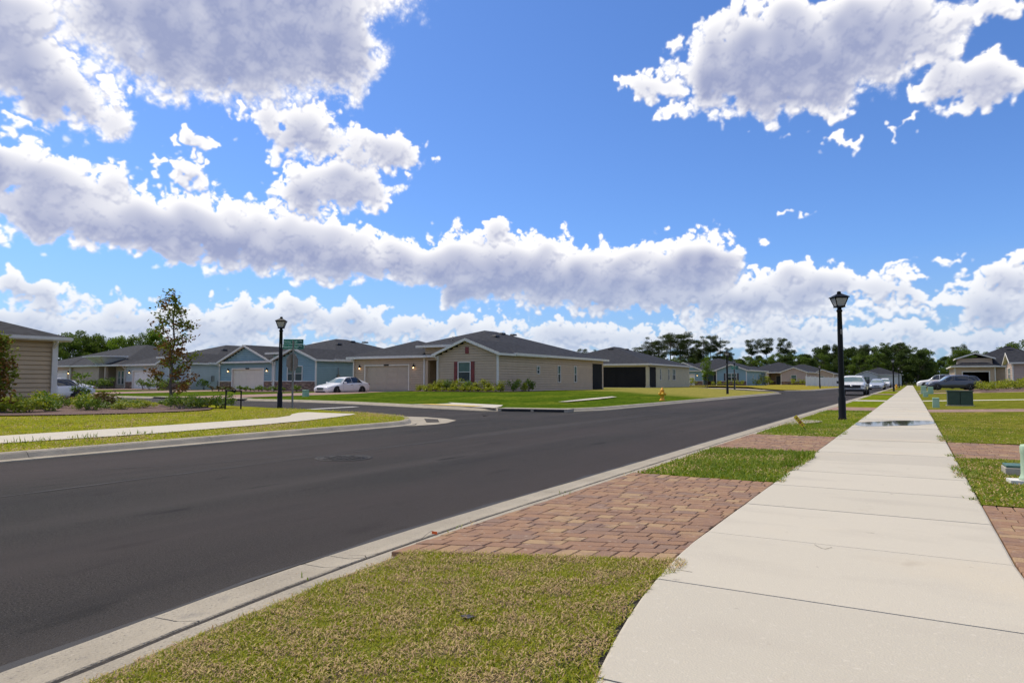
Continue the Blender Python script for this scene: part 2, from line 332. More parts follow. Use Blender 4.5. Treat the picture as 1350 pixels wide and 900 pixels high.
MT['leaf_shrub'] = mat('shrub_leaves_yellow_green', island=[(.240, .290, .010), (.350, .370, .016), (.170, .235, .010), (.430, .400, .030)], rough=.55, trans=.35, spec=.3)
MT['leaf_shrubg'] = mat('shrub_leaves_green', island=[(.080, .160, .012), (.130, .220, .015), (.190, .250, .020), (.055, .105, .010)], rough=.55, trans=.3, spec=.3)
MT['leaf_shrubr'] = mat('shrub_leaves_reddish', island=[(.13, .055, .020), (.09, .085, .018), (.150, .110, .025), (.06, .04, .015)], rough=.55, trans=.3, spec=.3)
MT['bladegreen'] = mat('grass_blades', island=[(.300, .330, .016), (.400, .390, .022), (.215, .290, .012), (.500, .430, .050), (.260, .340, .014)], rough=.6, trans=.42, spec=.25)
MT['bladestraw'] = mat('straw_thatch', island=[(.500, .350, .170), (.340, .215, .130), (.560, .440, .170), (.230, .135, .080)], rough=.8, trans=.15, spec=.2)
MT['bladelush'] = mat('lush_grass_blades', island=[(.150, .220, .010), (.105, .185, .008), (.195, .250, .014), (.250, .270, .022)], rough=.6, trans=.35, spec=.25)
MT['paver'] = mat('clay_pavers', island=[(.305, .180, .108), (.280, .162, .100), (.320, .193, .112), (.255, .155, .103), (.292, .168, .100), (.370, .245, .135), (.302, .178, .104), (.245, .158, .112), (.312, .186, .107), (.272, .160, .100), (.328, .208, .118)],
    rough=.85, bump=.35, bscale=90, spec=.25, layers=[((.20, .125, .095), 7, .52, .72, None), ((.36, .26, .19), 26, .60, .74, None)])
MT['paverfar'] = mat('paved_drive', (.300, .180, .130), .88, var=(.240, .150, .115), vscale=3.5, bump=.3, bscale=60, layers=[((.37, .24, .17), 9, .55, .68, None)])
MT['stone'] = mat('stacked_stone', island=[(.200, .120, .080), (.285, .180, .120), (.150, .095, .070), (.330, .235, .165), (.225, .150, .110), (.180, .105, .080)], rough=.9, bump=.6, bscale=40)

def shingle():
    m = bpy.data.materials.new('asphalt_shingles'); m.use_nodes = True; nt = m.node_tree; N = nt.nodes; L = nt.links; b = N['Principled BSDF']
    b.inputs['Roughness'].default_value = .9; b.inputs['Specular IOR Level'].default_value = .25
    tc = N.new('ShaderNodeTexCoord')
    br = N.new('ShaderNodeTexNoise'); br.inputs['Scale'].default_value = 3.0; br.inputs['Detail'].default_value = 5
    mp = N.new('ShaderNodeMapping'); mp.inputs['Scale'].default_value = (1, 1, 6); L.new(tc.outputs['Object'], mp.inputs[0]); L.new(mp.outputs[0], br.inputs['Vector'])
    cr = N.new('ShaderNodeValToRGB'); cr.color_ramp.elements[0].position = .38; cr.color_ramp.elements[0].color = (.015, .016, .020, 1)
    cr.color_ramp.elements[1].position = .66; cr.color_ramp.elements[1].color = (.038, .040, .048, 1); L.new(br.outputs[0], cr.inputs[0])
    L.new(cr.outputs[0], b.inputs['Base Color'])
    wv = N.new('ShaderNodeTexWave'); wv.wave_type = 'BANDS'; wv.bands_direction = 'Z'; wv.wave_profile = 'SAW'; wv.inputs['Scale'].default_value = 3.2; wv.inputs['Distortion'].default_value = .4
    L.new(tc.outputs['Object'], wv.inputs['Vector'])
    bp = N.new('ShaderNodeBump'); bp.inputs['Strength'].default_value = .5; bp.inputs['Distance'].default_value = .015; L.new(wv.outputs[0], bp.inputs['Height'])
    L.new(bp.outputs[0], b.inputs['Normal'])
    return m
MT['roof'] = shingle()
def puddle_mat():
    m = mat('still_puddle_water', (.030, .024, .012), .03); m.node_tree.nodes['Principled BSDF'].inputs['IOR'].default_value = 1.17; return m
MT['water'] = puddle_mat()

# ------------------------------------------------------------------ object helpers
def link(name, me, mats, parent=None, loc=None):
    o = bpy.data.objects.new(name, me); COL.objects.link(o)
    for m in (mats if isinstance(mats, (list, tuple)) else [mats]): me.materials.append(MT[m] if isinstance(m, str) else m)
    if parent is not None: o.parent = parent
    if loc is not None: o.location = loc
    return o
def tag(o, label=None, cat=None, group=None, kind=None):
    if label: o['label'] = label
    if cat: o['category'] = cat
    if group: o['group'] = group
    if kind: o['kind'] = kind
    return o
def thing(name, label, cat, loc=(0, 0, 0), rz=0.0, group=None):
    o = bpy.data.objects.new(name, None); COL.objects.link(o); o.location = loc; o.rotation_euler = (0, 0, rz); o.empty_display_size = .2
    return tag(o, label, cat, group)
def dup(root, loc, rz=None, label=None, scale=None):
    r = root.copy(); COL.objects.link(r); r.location = loc
    if rz is not None: r.rotation_euler = (0, 0, rz)
    if label: r['label'] = label
    if scale is not None: r.scale = scale
    for ch in list(root.children):
        c = ch.copy(); COL.objects.link(c); c.parent = r
        for g in ch.children:
            d = g.copy(); COL.objects.link(d); d.parent = c
    return r

class MB:
    """collects boxes, prisms and tubes; build() links them as one mesh object"""
    def __init__(s): s.v = []; s.f = []; s.m = []; s.sm = []
    def add(s, vs, fs, mi=0, smooth=False):
        k = len(s.v); s.v += [tuple(v) for v in vs]
        for f in fs: s.f.append([i + k for i in f]); s.m.append(mi); s.sm.append(smooth)
        return s
    def box(s, x0, x1, y0, y1, z0, z1, mi=0):
        v = [(x0, y0, z0), (x1, y0, z0), (x1, y1, z0), (x0, y1, z0), (x0, y0, z1), (x1, y0, z1), (x1, y1, z1), (x0, y1, z1)]
        return s.add(v, [(0, 3, 2, 1), (4, 5, 6, 7), (0, 1, 5, 4), (1, 2, 6, 5), (2, 3, 7, 6), (3, 0, 4, 7)], mi)
    def cbox(s, c, d, rz=0, mi=0, bev=0.0, top=1.0):
        """box about c with size d, turned by rz, bevelled edges, top face scaled"""
        bm = bmesh.new(); bmesh.ops.create_cube(bm, size=1)
        for v in bm.verts:
            k = top if v.co.z > 0 else 1
            v.co = Vector((v.co.x * d[0] * k, v.co.y * d[1] * k, v.co.z * d[2]))
        if bev: bmesh.ops.bevel(bm, geom=bm.edges[:], offset=bev, segments=2, affect='EDGES', profile=.6)
        R = Matrix.Rotation(rz, 3, 'Z'); cc = Vector(c)
        vs = [R @ v.co + cc for v in bm.verts]; bm.verts.index_update()
        s.add(vs, [[v.index for v in f.verts] for f in bm.faces], mi); bm.free(); return s
    def bar(s, a, b, w, h=None, mi=0):
        """rectangular bar from a to b, w wide sideways, h high"""
        h = h or w; a = Vector(a); b = Vector(b); d = (b - a).normalized()
        up = Vector((0, 0, 1)) if abs(d.z) < .95 else Vector((0, 1, 0))
        r = d.cross(up).normalized(); u = r.cross(d).normalized()
        vs = []
        for p in (a, b):
            for (i, j) in ((-1, -1), (1, -1), (1, 1), (-1, 1)): vs.append(p + r * (i * w / 2) + u * (j * h / 2))
        return s.add(vs, [(0, 1, 2, 3), (7, 6, 5, 4), (0, 4, 5, 1), (1, 5, 6, 2), (2, 6, 7, 3), (3, 7, 4, 0)], mi)
    def tube(s, pts, rad, n=8, mi=0, caps=True):
        pts = [Vector(p) for p in pts]; rad = rad if isinstance(rad, (list, tuple)) else [rad] * len(pts)
        rings = []; vs = []
        for i, p in enumerate(pts):
            d = (pts[min(i + 1, len(pts) - 1)] - pts[max(i - 1, 0)]).normalized()
            up = Vector((0, 0, 1)) if abs(d.z) < .9 else Vector((0, 1, 0))
            r = d.cross(up).normalized(); u = r.cross(d).normalized()
            for k in range(n):
                a = 2 * PI * k / n; vs.append(p + (r * math.cos(a) + u * math.sin(a)) * rad[i])
        fs = []
        for i in range(len(pts) - 1):
            for k in range(n): fs.append((i * n + k, i * n + (k + 1) % n, (i + 1) * n + (k + 1) % n, (i + 1) * n + k))
        if caps: fs.append(tuple(range(n))[::-1]); fs.append(tuple((len(pts) - 1) * n + k for k in range(n)))
        return s.add(vs, fs, mi, True)
    def lathe(s, prof, n=16, c=(0, 0, 0), axis='Z', mi=0):
        vs = []
        for (r, z) in prof:
            for k in range(n):
                a = 2 * PI * k / n + PI / n
                p = (r * math.cos(a), r * math.sin(a), z)
                if axis == 'X': p = (p[2], p[0], p[1])
                if axis == 'Y': p = (p[0], p[2], p[1])
                vs.append((p[0] + c[0], p[1] + c[1], p[2] + c[2]))
        fs = [(i * n + k, i * n + (k + 1) % n, (i + 1) * n + (k + 1) % n, (i + 1) * n + k) for i in range(len(prof) - 1) for k in range(n)]
        fs.append(tuple(range(n))[::-1]); fs.append(tuple((len(prof) - 1) * n + k for k in range(n)))
        return s.add(vs, fs, mi, n > 8)
    def build(s, name, mats, parent=None, loc=None):
        me = bpy.data.meshes.new(name); me.from_pydata(s.v, [], s.f)
        me.polygons.foreach_set('material_index', s.m); me.polygons.foreach_set('use_smooth', s.sm)
        bm = bmesh.new(); bm.from_mesh(me); bmesh.ops.recalc_face_normals(bm, faces=bm.faces[:]); bm.to_mesh(me); bm.free()
        me.update(); return link(name, me, mats, parent, loc)

def np_mesh(name, V, k, mi=None, smooth=False):
    """V: (n, k, 3) array, one k-gon each"""
    n = len(V); me = bpy.data.meshes.new(name)
    me.vertices.add(n * k); me.vertices.foreach_set('co', np.ascontiguousarray(V, np.float32).ravel())
    me.loops.add(n * k); me.loops.foreach_set('vertex_index', np.arange(n * k, dtype=np.int32))
    me.polygons.add(n); me.polygons.foreach_set('loop_start', np.arange(0, n * k, k, dtype=np.int32))
    me.polygons.foreach_set('loop_total', np.full(n, k, np.int32))
    if mi is not None: me.polygons.foreach_set('material_index', np.asarray(mi, np.int32))
    me.update(calc_edges=True); return me

def text_mesh(body, size, name, matname, parent, M4, depth=.002, align='CENTER'):
    c = bpy.data.curves.new(name, 'FONT'); c.body = body; c.size = size; c.extrude = depth; c.align_x = align; c.align_y = 'CENTER'; c.resolution_u = 3
    t = bpy.data.objects.new('tmp', c); COL.objects.link(t); bpy.context.view_layer.update()
    me = bpy.data.meshes.new_from_object(t.evaluated_get(bpy.context.evaluated_depsgraph_get()))
    bpy.data.objects.remove(t); me.transform(M4); me.materials.clear(); me.name = name
    return link(name, me, matname, parent)
# ------------------------------------------------------------------ the lie of the land
def smooth(a): a = max(0.0, min(1.0, a)); return a * a * (3 - 2 * a)
def interp(pts, x):
    if x <= pts[0][0]: return pts[0][1]
    for (a, b), (c, d) in zip(pts, pts[1:]):
        if x <= c: return b + (d - b) * (x - a) / (c - a)
    return pts[-1][1]
# kerb lines, road side (x, y)
KR = [(-2.62, -6), (-2.80, 0.2), (-3.0, 1.4), (-3.16, 2.6), (-3.24, 4.2), (-3.26, 40), (-3.2, 214)]
KL = [(-10.5, -10), (-10.75, 4), (-10.85, 9), (-10.85, 13.3), (-11.0, 13.9), (-11.8, 15.0), (-12.8, 15.95), (-14.6, 16.8), (-17.2, 17.4), (-20.6, 18.05), (-25, 18.9), (-32, 19.9), (-60, 22.0), (-160, 24.5)]
KN = [(-160, 29.5), (-60, 27.8), (-36, 26.6), (-28, 26.1), (-24, 25.2), (-17.5, 22.9), (-14.0, 21.8), (-12.2, 21.9), (-10.9, 22.8), (-10.3, 24.6), (-10.3, 28), (-10.4, 60), (-10.6, 68), (-11.6, 71.6), (-14, 73.6), (-18, 75.5), (-22.5, 84), (-25, 100), (-40, 108), (-160, 110)]
KF = [(-160, 117), (-40, 115), (-27, 111), (-20, 100), (-16.5, 90), (-13.2, 86.0), (-11.2, 87.5), (-10.5, 91), (-10.5, 214)]
SN = [(x, y) for x, y in KN[:9]]; SL = []
def gz(x, y):
    if x > .47: return .10 + .28 * smooth((x - .8) / 9) if y > 20 else .10 + .16 * smooth((x - .8) / 9)
    if x > -3.3: return .10
    if x > -10.4: return .10
    if y < 18.2 + .12 * max(0, -x - 20) and (x > -60 or y < 22.4): return .10 + .02 * smooth((-13 - x) / 12)
    if y < 108:
        yk = interp([(-160, 29.5), (-60, 27.8), (-36, 26.6), (-28, 26.1), (-24, 25.2), (-17.5, 22.9), (-14, 21.8), (-10.3, 22)], x)
        gar = smooth((-33.5 - x) / 2) * .16
        return .10 + max(0, .27 - gar if y < 60 else .27) * smooth((-11.5 - x) / 9) * smooth((y - yk - 1.5) / 12)
    return .10 + .30 * smooth((-12 - x) / 9)

def cdt_mesh(name, poly, z, matname, grid=1.0, kind='structure', parent=None, holes=(), bounds=None, label=None):
    """flat-laid sheet over a polygon, with inner points so it can follow z(x, y)"""
    P = [Vector(p) for p in poly]; n = len(P)
    xs = [p.x for p in P]; ys = [p.y for p in P]
    def inside(x, y):
        c = False; j = n - 1
        for i in range(n):
            if (P[i].y > y) != (P[j].y > y) and x < (P[j].x - P[i].x) * (y - P[i].y) / (P[j].y - P[i].y) + P[i].x: c = not c
            j = i
        return c
    pts = list(P)
    if grid:
        x = min(xs) + grid * .5
        while x < max(xs):
            y = min(ys) + grid * .5
            while y < max(ys):
                if inside(x, y): pts.append(Vector((x, y)))
                y += grid
            x += grid
    vs, es, fs, *_ = delaunay_2d_cdt(pts, [(i, (i + 1) % n) for i in range(n)], [list(range(n))], 1, 1e-5)
    zz = z if callable(z) else (lambda a, b: z)
    me = bpy.data.meshes.new(name); me.from_pydata([(v.x, v.y, zz(v.x, v.y)) for v in vs], [], [list(f) for f in fs]); me.update()
    bm = bmesh.new(); bm.from_mesh(me)
    for f in bm.faces:
        f.normal_update()
        if f.normal.z < 0: f.normal_flip()
        f.smooth = True
    bm.to_mesh(me); bm.free()
    o = link(name, me, matname, parent)
    if kind: o['kind'] = kind
    return o

# the ground: one sheet out to the horizon, under everything
g = MB(); S = 2600
g.box(-S, S, -S, S, -1.2, -.06); tag(g.build('ground', 'ground'), kind='structure')
# roads
road = [(-160, 24.2), (-60, 21.7), (-32, 19.6), (-25, 18.6), (-20.6, 17.75), (-17.2, 17.1), (-14.6, 16.5), (-12.7, 15.7), (-11.7, 14.8), (-10.92, 13.8), (-10.8, 13.0), (-10.8, 9), (-10.7, 4), (-10.45, -10),
        (-2.6, -10), (-2.78, 0.2), (-2.98, 1.4), (-3.14, 2.6), (-3.22, 4.2), (-3.24, 40), (-3.2, 214), (-3.2, 222), (-60, 222), (-60, 216), (-10.5, 216), (-10.45, 91), (-11.1, 87.3), (-13.2, 85.7), (-16.8, 90), (-20.4, 100), (-27, 111.3), (-40, 115.3), (-160, 117.3),
        (-160, 109.7), (-40, 107.7), (-25.3, 99.9), (-22.8, 84), (-18.2, 75.8), (-14.1, 73.9), (-11.4, 71.9), (-10.3, 68), (-10.2, 60), (-10.1, 28), (-10.1, 24.6), (-10.6, 22.6), (-12.2, 21.7), (-14.0, 21.6), (-17.5, 22.7), (-24, 25.0), (-28, 25.9), (-36, 26.4), (-60, 27.6), (-160, 29.3)]
cdt_mesh('road', road, 0.0, 'asphalt', grid=0)
# paving seam down the near half of the road and a few skid-dark joints
def strip(path, w, z, name, matname, kind='structure', jit=0.0, seed=1):
    r = random.Random(seed); vs = []; fs = []
    P = [Vector(p) for p in path]; Q = []
    for a, b in zip(P, P[1:]):
        n = max(1, int((b - a).length / .35))
        for i in range(n): Q.append(a.lerp(b, i / n))
    Q.append(P[-1])
    for i, p in enumerate(Q):
        d = (Q[min(i + 1, len(Q) - 1)] - Q[max(0, i - 1)]).normalized(); nn = Vector((-d.y, d.x)); ww = w * (1 + r.uniform(-jit, jit)); p = p + nn * r.uniform(-jit, jit) * w * .4
        vs += [(*(p + nn * ww / 2), z), (*(p - nn * ww / 2), z)]
    for i in range(len(Q) - 1): fs.append((2 * i, 2 * i + 1, 2 * i + 3, 2 * i + 2))
    me = bpy.data.meshes.new(name); me.from_pydata(vs, [], fs); me.update(); return tag(link(name, me, matname), kind=kind)
strip([(-7.55, 2.0), (-7.6, 9.0), (-7.5, 22), (-7.3, 60), (-7.2, 120)], .035, .004, 'road_seam', 'seam', jit=.6)

# kerbs: profile (offset from the road edge, height), cut into cast lengths
def kerb(name, path, side, prof, seg=3.0, closed_gap=.008, jit=.004, seed=3, matname='kerb', first=None):
    P = [Vector(p) for p in path]; Ls = [0]
    for a, b in zip(P, P[1:]): Ls.append(Ls[-1] + (b - a).length)
    def at(l):
        l = max(0, min(Ls[-1] - 1e-4, l))
        for i in range(len(P) - 1):
            if l <= Ls[i + 1]:
                d = (P[i + 1] - P[i]).normalized(); return P[i] + d * (l - Ls[i]), d
    def sm(l):
        p, _ = at(l); a, _ = at(l - .35); b, _ = at(l + .35); q = (p + a + b) / 3 if .35 < l < Ls[-1] - .35 else p
        d = (b - a).normalized(); return q, Vector((d.y, -d.x)) * side
    mb = MB(); l = 0; r = random.Random(seed)
    first = list(first or [])
    while l < Ls[-1]:
        e = first.pop(0) if first else l + seg
        e = min(Ls[-1], e); n = max(2, int((e - l) / .3)); vs = []; m = len(prof)
        for i in range(n + 1):
            q, nn = sm(l + closed_gap / 2 + (e - l - closed_gap) * i / n)
            for (o, z) in prof:
                pp = q + nn * (o + r.uniform(-jit, jit)); vs.append((pp.x, pp.y, z))
        fs = [(i * m + k, i * m + k + 1, (i + 1) * m + k + 1, (i + 1) * m + k) for i in range(n) for k in range(m - 1)]
        fs += [tuple(range(m)), tuple(n * m + k for k in range(m))]
        mb.add(vs, fs, 0, False); l = e
    return tag(mb.build(name, matname), kind='structure')
GUT = [(-.02, -.05), (-.01, .008), (.02, .014), (.16, .014), (.285, .034), (.30, .022), (.302, -.05)]
BACK = [(.375, -.05), (.377, .050), (.387, .058), (.520, .064), (.530, .055), (.532, -.05)]
kerb('gutter_kerb', KR, 1, GUT, first=[3.9, 6.4, 7.97, 8.98, 9.2, 12.1])
kerb('kerb_back_strip', KR, 1, BACK, seg=6.0, seed=8)
cdt_mesh('kerb_joint_dirt', [(x + .275, y) for x, y in KR] + [(x + .39, y) for x, y in KR[::-1]], .029, 'dirt', grid=0)
LK = [(-.02, -.05), (-.01, .012), (.14, .02), (.20, .085), (.23, .105), (.32, .112), (.33, .05), (.33, -.05)]
kerb('left_kerb', KL, -1, LK, seg=3.0, seed=5)
kerb('far_kerb', KN, -1, LK, seg=3.0, seed=6)
kerb('distant_kerb', KF, -1, LK, seg=6.0, seed=7)
# dark ragged edge where asphalt meets the gutter, and grit lying by it
strip([(x - .035, y) for x, y in KR if y < 60], .06, .0065, 'road_edge_grit', 'seam', jit=.7, seed=5)
strip([(-9.9, 3.0), (-8.2, 6.0), (-7.4, 10.5), (-6.9, 14)], .02, .0045, 'road_seam', 'seam', jit=.9, seed=6)
# hairline cracks at the broken cast joint
strip([(-3.02, 3.17), (-2.93, 3.22), (-2.86, 3.16), (-2.80, 3.12)], .006, .037, 'kerb_crack', 'dirt', jit=.5); strip([(-2.93, 3.22), (-2.87, 3.42), (-2.84, 3.62), (-2.90, 3.74), (-3.0, 3.70)], .004, .037, 'kerb_crack', 'dirt', jit=.5)
# concrete apron where the left kerb turns the corner
cdt_mesh('gutter_apron', [(-10.80, 13.3), (-10.60, 14.2), (-10.72, 14.9), (-11.2, 16.0), (-12.0, 16.6), (-13.0, 17.0), (-14.2, 17.0), (-12.75, 15.85), (-11.75, 14.9), (-10.97, 13.9)], .007, 'kerb', grid=.5)
cdt_mesh('corner_gutter_inlet', [(-11.3, 14.75), (-11.05, 15.0), (-12.0, 16.2), (-12.5, 16.2)], .012, 'dirt', grid=0)  # flat dark patch painted in for the shade of the open slot

# ------------------------------------------------------------------ sidewalk: slabs with open joints
def wl(y): return -1.22 + (.045 * max(0, 4.6 - y) ** 2 if y < 4.6 else 0)
def wr(y): return .455 + (.05 * max(0, 4.8 - y) ** 2 if y < 4.8 else 0) - .002 * max(0, y - 20)
mb = MB(); md = MB(); y = 3.44 - 1.235 * 5; rr = random.Random(11)
while y < 214:
    e = y + 1.235; n = 4; vs = []; tz = .100 + rr.uniform(-.0015, .0015)
    for i in range(n + 1):
        yy = y + .0055 + (e - y - .011) * i / n; a, b = wl(yy), wr(yy)
        for (x, z) in ((a, -.03), (a, tz - .006), (a + .012, tz), (b - .012, tz), (b, tz - .006), (b, -.03)): vs.append((x, yy, z if i not in (0, n) or z < .05 else z - .003))
    m = 6; fs = [(i * m + k, i * m + k + 1, (i + 1) * m + k + 1, (i + 1) * m + k) for i in range(n) for k in range(m - 1)] + [tuple(range(m)), tuple(n * m + k for k in range(m))]
    mb.add(vs, fs); y = e
tag(mb.build('sidewalk', 'concrete'), kind='structure')
md.box(-1.16, .40, -3, 214, .02, .082); tag(md.build('sidewalk_joint_bed', 'dirt'), kind='structure')
# left-hand walk with its flare down to the crossing
LW = [(-12.9, -8), (-12.75, 4), (-12.55, 7.8), (-12.95, 10.6), (-13.35, 12.4), (-13.85, 13.8), (-14.15, 14.5), (-14.5, 15.3), (-15.2, 16.2), (-16.0, 16.8), (-16.9, 17.1), (-17.7, 17.2),
      (-17.3, 16.2), (-16.8, 15.3), (-16.3, 14.6), (-15.6, 13.9), (-15.1, 13.0), (-14.85, 11.2), (-14.6, 9.1), (-14.4, 6.1), (-14.4, 4), (-14.5, -8)]
def lwz(x, y): return gz(x, y) + .016 - .09 * smooth((y - 15.6) / 2)
cdt_mesh('left_sidewalk', LW, lwz, 'concrete', grid=.8)
# walk on the far side, seen only where the turf parts, and the crossing ramp with its yellow tactile strip
cdt_mesh('far_sidewalk', [(-14.25, 28.6), (-13.95, 28.9), (-14.15, 33), (-14.75, 37.2), (-15.2, 37.4), (-14.75, 33)], lambda x, y: gz(x, y) + .05, 'concrete', grid=.8)
cdt_mesh('crossing_ramp', [(-19.0, 23.7), (-15.05, 22.35), (-13.55, 21.85), (-14.1, 23.2), (-14.9, 24.7), (-18.9, 26.3), (-18.0, 25.4), (-18.3, 24.4)], lambda x, y: max(.118, gz(x, y) + .022), 'concrete', grid=.6)
cdt_mesh('tactile_strip', [(-18.6, 23.75), (-15.0, 22.5), (-14.8, 23.1), (-18.4, 24.35)], lambda x, y: max(.128, gz(x, y) + .032), 'yellowpad', grid=0)
strip([(-20.7, 18.7), (-21.2, 22.6)], .42, .005, 'stop_line', 'paint')

# ------------------------------------------------------------------ turf
def turf(name, poly, m, grid=1.2, dz=0.0, z=None): return cdt_mesh(name, poly, z or (lambda x, y: gz(x, y) + dz), m, grid=grid)
def verge(y0, y1, m, n=8):
    ys = [y0 + (y1 - y0) * i / n for i in range(n + 1)]
    def xk(y): return interp([(b, a) for a, b in KR], y) + .525
    r = random.Random(int(y0 * 7))
    L_ = [(xk(y) + r.uniform(-.01, .02), y) for y in ys]; R_ = [(wl(y) - .01, y) for y in ys]
    return turf('verge_turf', L_ + R_[::-1], m, grid=.35, z=lambda x, y: .072 + .010 * math.sin(x * 9 + y * 7) * math.sin(y * 5))
verge(-3, 4.1, 'soil', 24); verge(7.2, 10.7, 'lawn_verge'); verge(13.8, 26.8, 'lawn_verge', 20); verge(30.2, 40, 'lawn_verge'); verge(42.4, 61, 'lawn_verge'); verge(64.5, 84, 'lawn_verge'); verge(88, 214, 'lawn_olive')
def rturf(y0, y1, m, x1=9.5):
    ys = [y0 + (y1 - y0) * i / 10 for i in range(11)]
    return turf('right_lawn', [(wr(y) + .01, y) for y in ys] + [(x1, y) for y in ys[::-1]], m, grid=.9)
rturf(-3, 4.18, 'lawn_olive', 12); rturf(6.8, 10.8, 'lawn_olive', 12); rturf(13.5, 26.4, 'lawn_olive', 22); rturf(28.8, 40.8, 'lawn_olive', 40); rturf(42.4, 65.2, 'lawn_olive', 48); rturf(71.4, 81, 'lawn_olive', 60); rturf(86, 214, 'lawn_olive', 80)
def lawn_poly(kp, back): return kp + back
isl = [(x - .31, y) if i < 4 else (x - .22, y - .22) if i < 7 else (x, y - .33) for i, (x, y) in enumerate(KL)]
turf('left_island_lawn', isl + [(-160, -10)], 'lawn_yellow', grid=1.6)
nb = [(x, y + .33) if i < 7 else (x - .22, y + .22) if i < 9 else (x - .33, y) if i < 13 else (x - .3, y - .3) if i < 16 else (x - .3, y - .2) for i, (x, y) in enumerate(KN)]
turf('far_corner_lawn', nb, 'lawn_blend', grid=1.8)
nf = [(x, y + .33) if i < 5 else (x - .31, y) for i, (x, y) in enumerate(KF)]
turf('next_block_lawn', nf + [(-160, 214)], 'lawn_tan', grid=4)

# ------------------------------------------------------------------ brick paving across the verge: every paver modelled
def pavers(name, corner, seed, z=.094, rows=.118, poly_x=(-2.72, -1.375), edge=True, shear=0.0):
    y0, y1 = corner; r = random.Random(seed); mb = MB(); xa, xb = poly_x
    def brick(ax, bx, ay, by):
        if xb < 0: bx = min(bx, wl((ay + by) / 2) - .004)
        else: ax = max(ax, wr((ay + by) / 2) + .006)
        if bx - ax < .02 or by - ay < .02: return
        g = .0025; c = .004; zz = z + r.uniform(-.002, .002); t = [r.uniform(-.0012, .0012) for _ in range(4)]
        o = [(ax + g, ay + g), (bx - g, ay + g), (bx - g, by - g), (ax + g, by - g)]
        i_ = [(ax + g + c, ay + g + c), (bx - g - c, ay + g + c), (bx - g - c, by - g - c), (ax + g + c, by - g - c)]
        vs = [(x, y, z - .05) for x, y in o] + [(x, y, zz - .005) for x, y in o] + [(x, y, zz + t[k]) for k, (x, y) in enumerate(i_)]
        fs = [(8, 9, 10, 11)] + [(k, (k + 1) % 4, 4 + (k + 1) % 4, 4 + k) for k in range(4)] + [(4 + k, 4 + (k + 1) % 4, 8 + (k + 1) % 4, 8 + k) for k in range(4)]
        if shear: vs = [(px_, py_ + shear * (px_ + 1.95) * (1 - (py_ - corner[0]) / (corner[1] - corner[0])), pz_) for px_, py_, pz_ in vs]
        mb.add(vs, fs)
    if edge:                       # soldier course on the two open edges
        for yy in (y0, y1 - .21):
            x = xa
            while x < xb: brick(x, min(xb, x + .105), yy, yy + .205); x += .107
        y0 += .21; y1 -= .21
    y = y0; k = 0
    while y < y1 - .02:
        e = min(y1, y + rows); x = xa - r.uniform(0, .15) if xb < 0 else xa
        while x < xb - .001:
            w = r.choice((.118, .178, .178, .235, .118)); e2 = x + w
            if xb - e2 < .06: e2 = xb
            brick(max(x, xa), min(e2, xb), y, e); x = e2
        y = e
    xr_ = min(xb, -1.235) if xb < 0 else xb; bd = MB(); q = [(xa + .03, corner[0] + shear * (xa + 1.98) + .02), (xr_, corner[0] + shear * (xr_ + 1.95) + .02), (xr_, corner[1] - .02), (xa + .03, corner[1] - .02)]; bd.add([(a, b, .0) for a, b in q] + [(a, b, z - .008) for a, b in q], [(3, 2, 1, 0), (4, 5, 6, 7), (0, 1, 5, 4), (1, 2, 6, 5), (2, 3, 7, 6), (3, 0, 4, 7)])
    o = mb.build(name, 'paver'); tag(o, kind='structure'); tag(bd.build('paver_joint_sand', 'dirt'), kind='structure')
    return o
pavers('paved_drive', (3.52, 7.30), 4, poly_x=(-2.71, -1.1), shear=.42); pavers('paved_drive', (10.7, 13.85), 5, poly_x=(-2.71, -1.225))
pavers('paved_drive', (4.2, 6.8), 6, z=.098, poly_x=(.45, 3.2)); pavers('paved_drive', (10.8, 13.5), 7, z=.098, poly_x=(.47, 6.0))
def drive(poly, m='paverfar', dz=.03, grid=1.2): return cdt_mesh('paved_drive', poly, lambda x, y: gz(x, y) + dz, m, grid=grid)
drive([(-2.7, 26.8), (-1.23, 26.8), (-1.23, 30.2), (-2.7, 30.2)], dz=-.008); drive([(-2.7, 40), (-1.23, 40), (-1.23, 42.4), (-2.7, 42.4)], 'concrete', dz=-.008)
drive([(-2.7, 61), (-1.23, 61), (-1.23, 64.5), (-2.7, 64.5)], dz=-.008); drive([(-2.7, 84), (-1.23, 84), (-1.23, 88), (-2.7, 88)], dz=-.008)
drive([(.44, 26.4), (22, 26.4), (22, 28.8), (.44, 28.8)], 'paverfar', dz=0); drive([(.42, 40.8), (40, 40.8), (40, 42.4), (.42, 42.4)], 'concrete', dz=0)
drive([(.44, 65.2), (12, 65.2), (12, 71.4), (.44, 71.4)], dz=0); drive([(.4, 81), (12, 81), (12, 86), (.4, 86)], dz=0)
# the long drives of the houses along the side street
drive([(-42.0, 27.1), (-35.0, 26.8), (-36.2, 29.0), (-36.4, 45.6), (-41.9, 45.6), (-41.6, 29.5)])
drive([(-63.6, 28.3), (-54.5, 27.8), (-56.0, 30.2), (-56.0, 48), (-62.0, 48), (-62.0, 30)]); drive([(-84.5, 28.6), (-75.5, 28.4), (-76.6, 30.5), (-76.6, 49), (-82.6, 49), (-82.6, 30.5)]); drive([(-105, 29), (-96, 28.8), (-97, 31), (-97, 50), (-103, 50), (-103, 31)])
drive([(-48.5, 5), (-41.0, 5), (-41.0, 20.2), (-48.5, 20.8)], 'concrete')
strip([(-43.5, 27.4), (-33.5, 26.7)], .9, .12, 'drive_apron', 'concrete')
# inlet throat in the far kerb and concrete pad by the lamp
cdt_mesh('inlet_pad', [(-2.7, 17.4), (-2.3, 17.5), (-2.0, 18.9), (-2.05, 19.4), (-2.7, 19.6)], .098, 'kerb', grid=0)
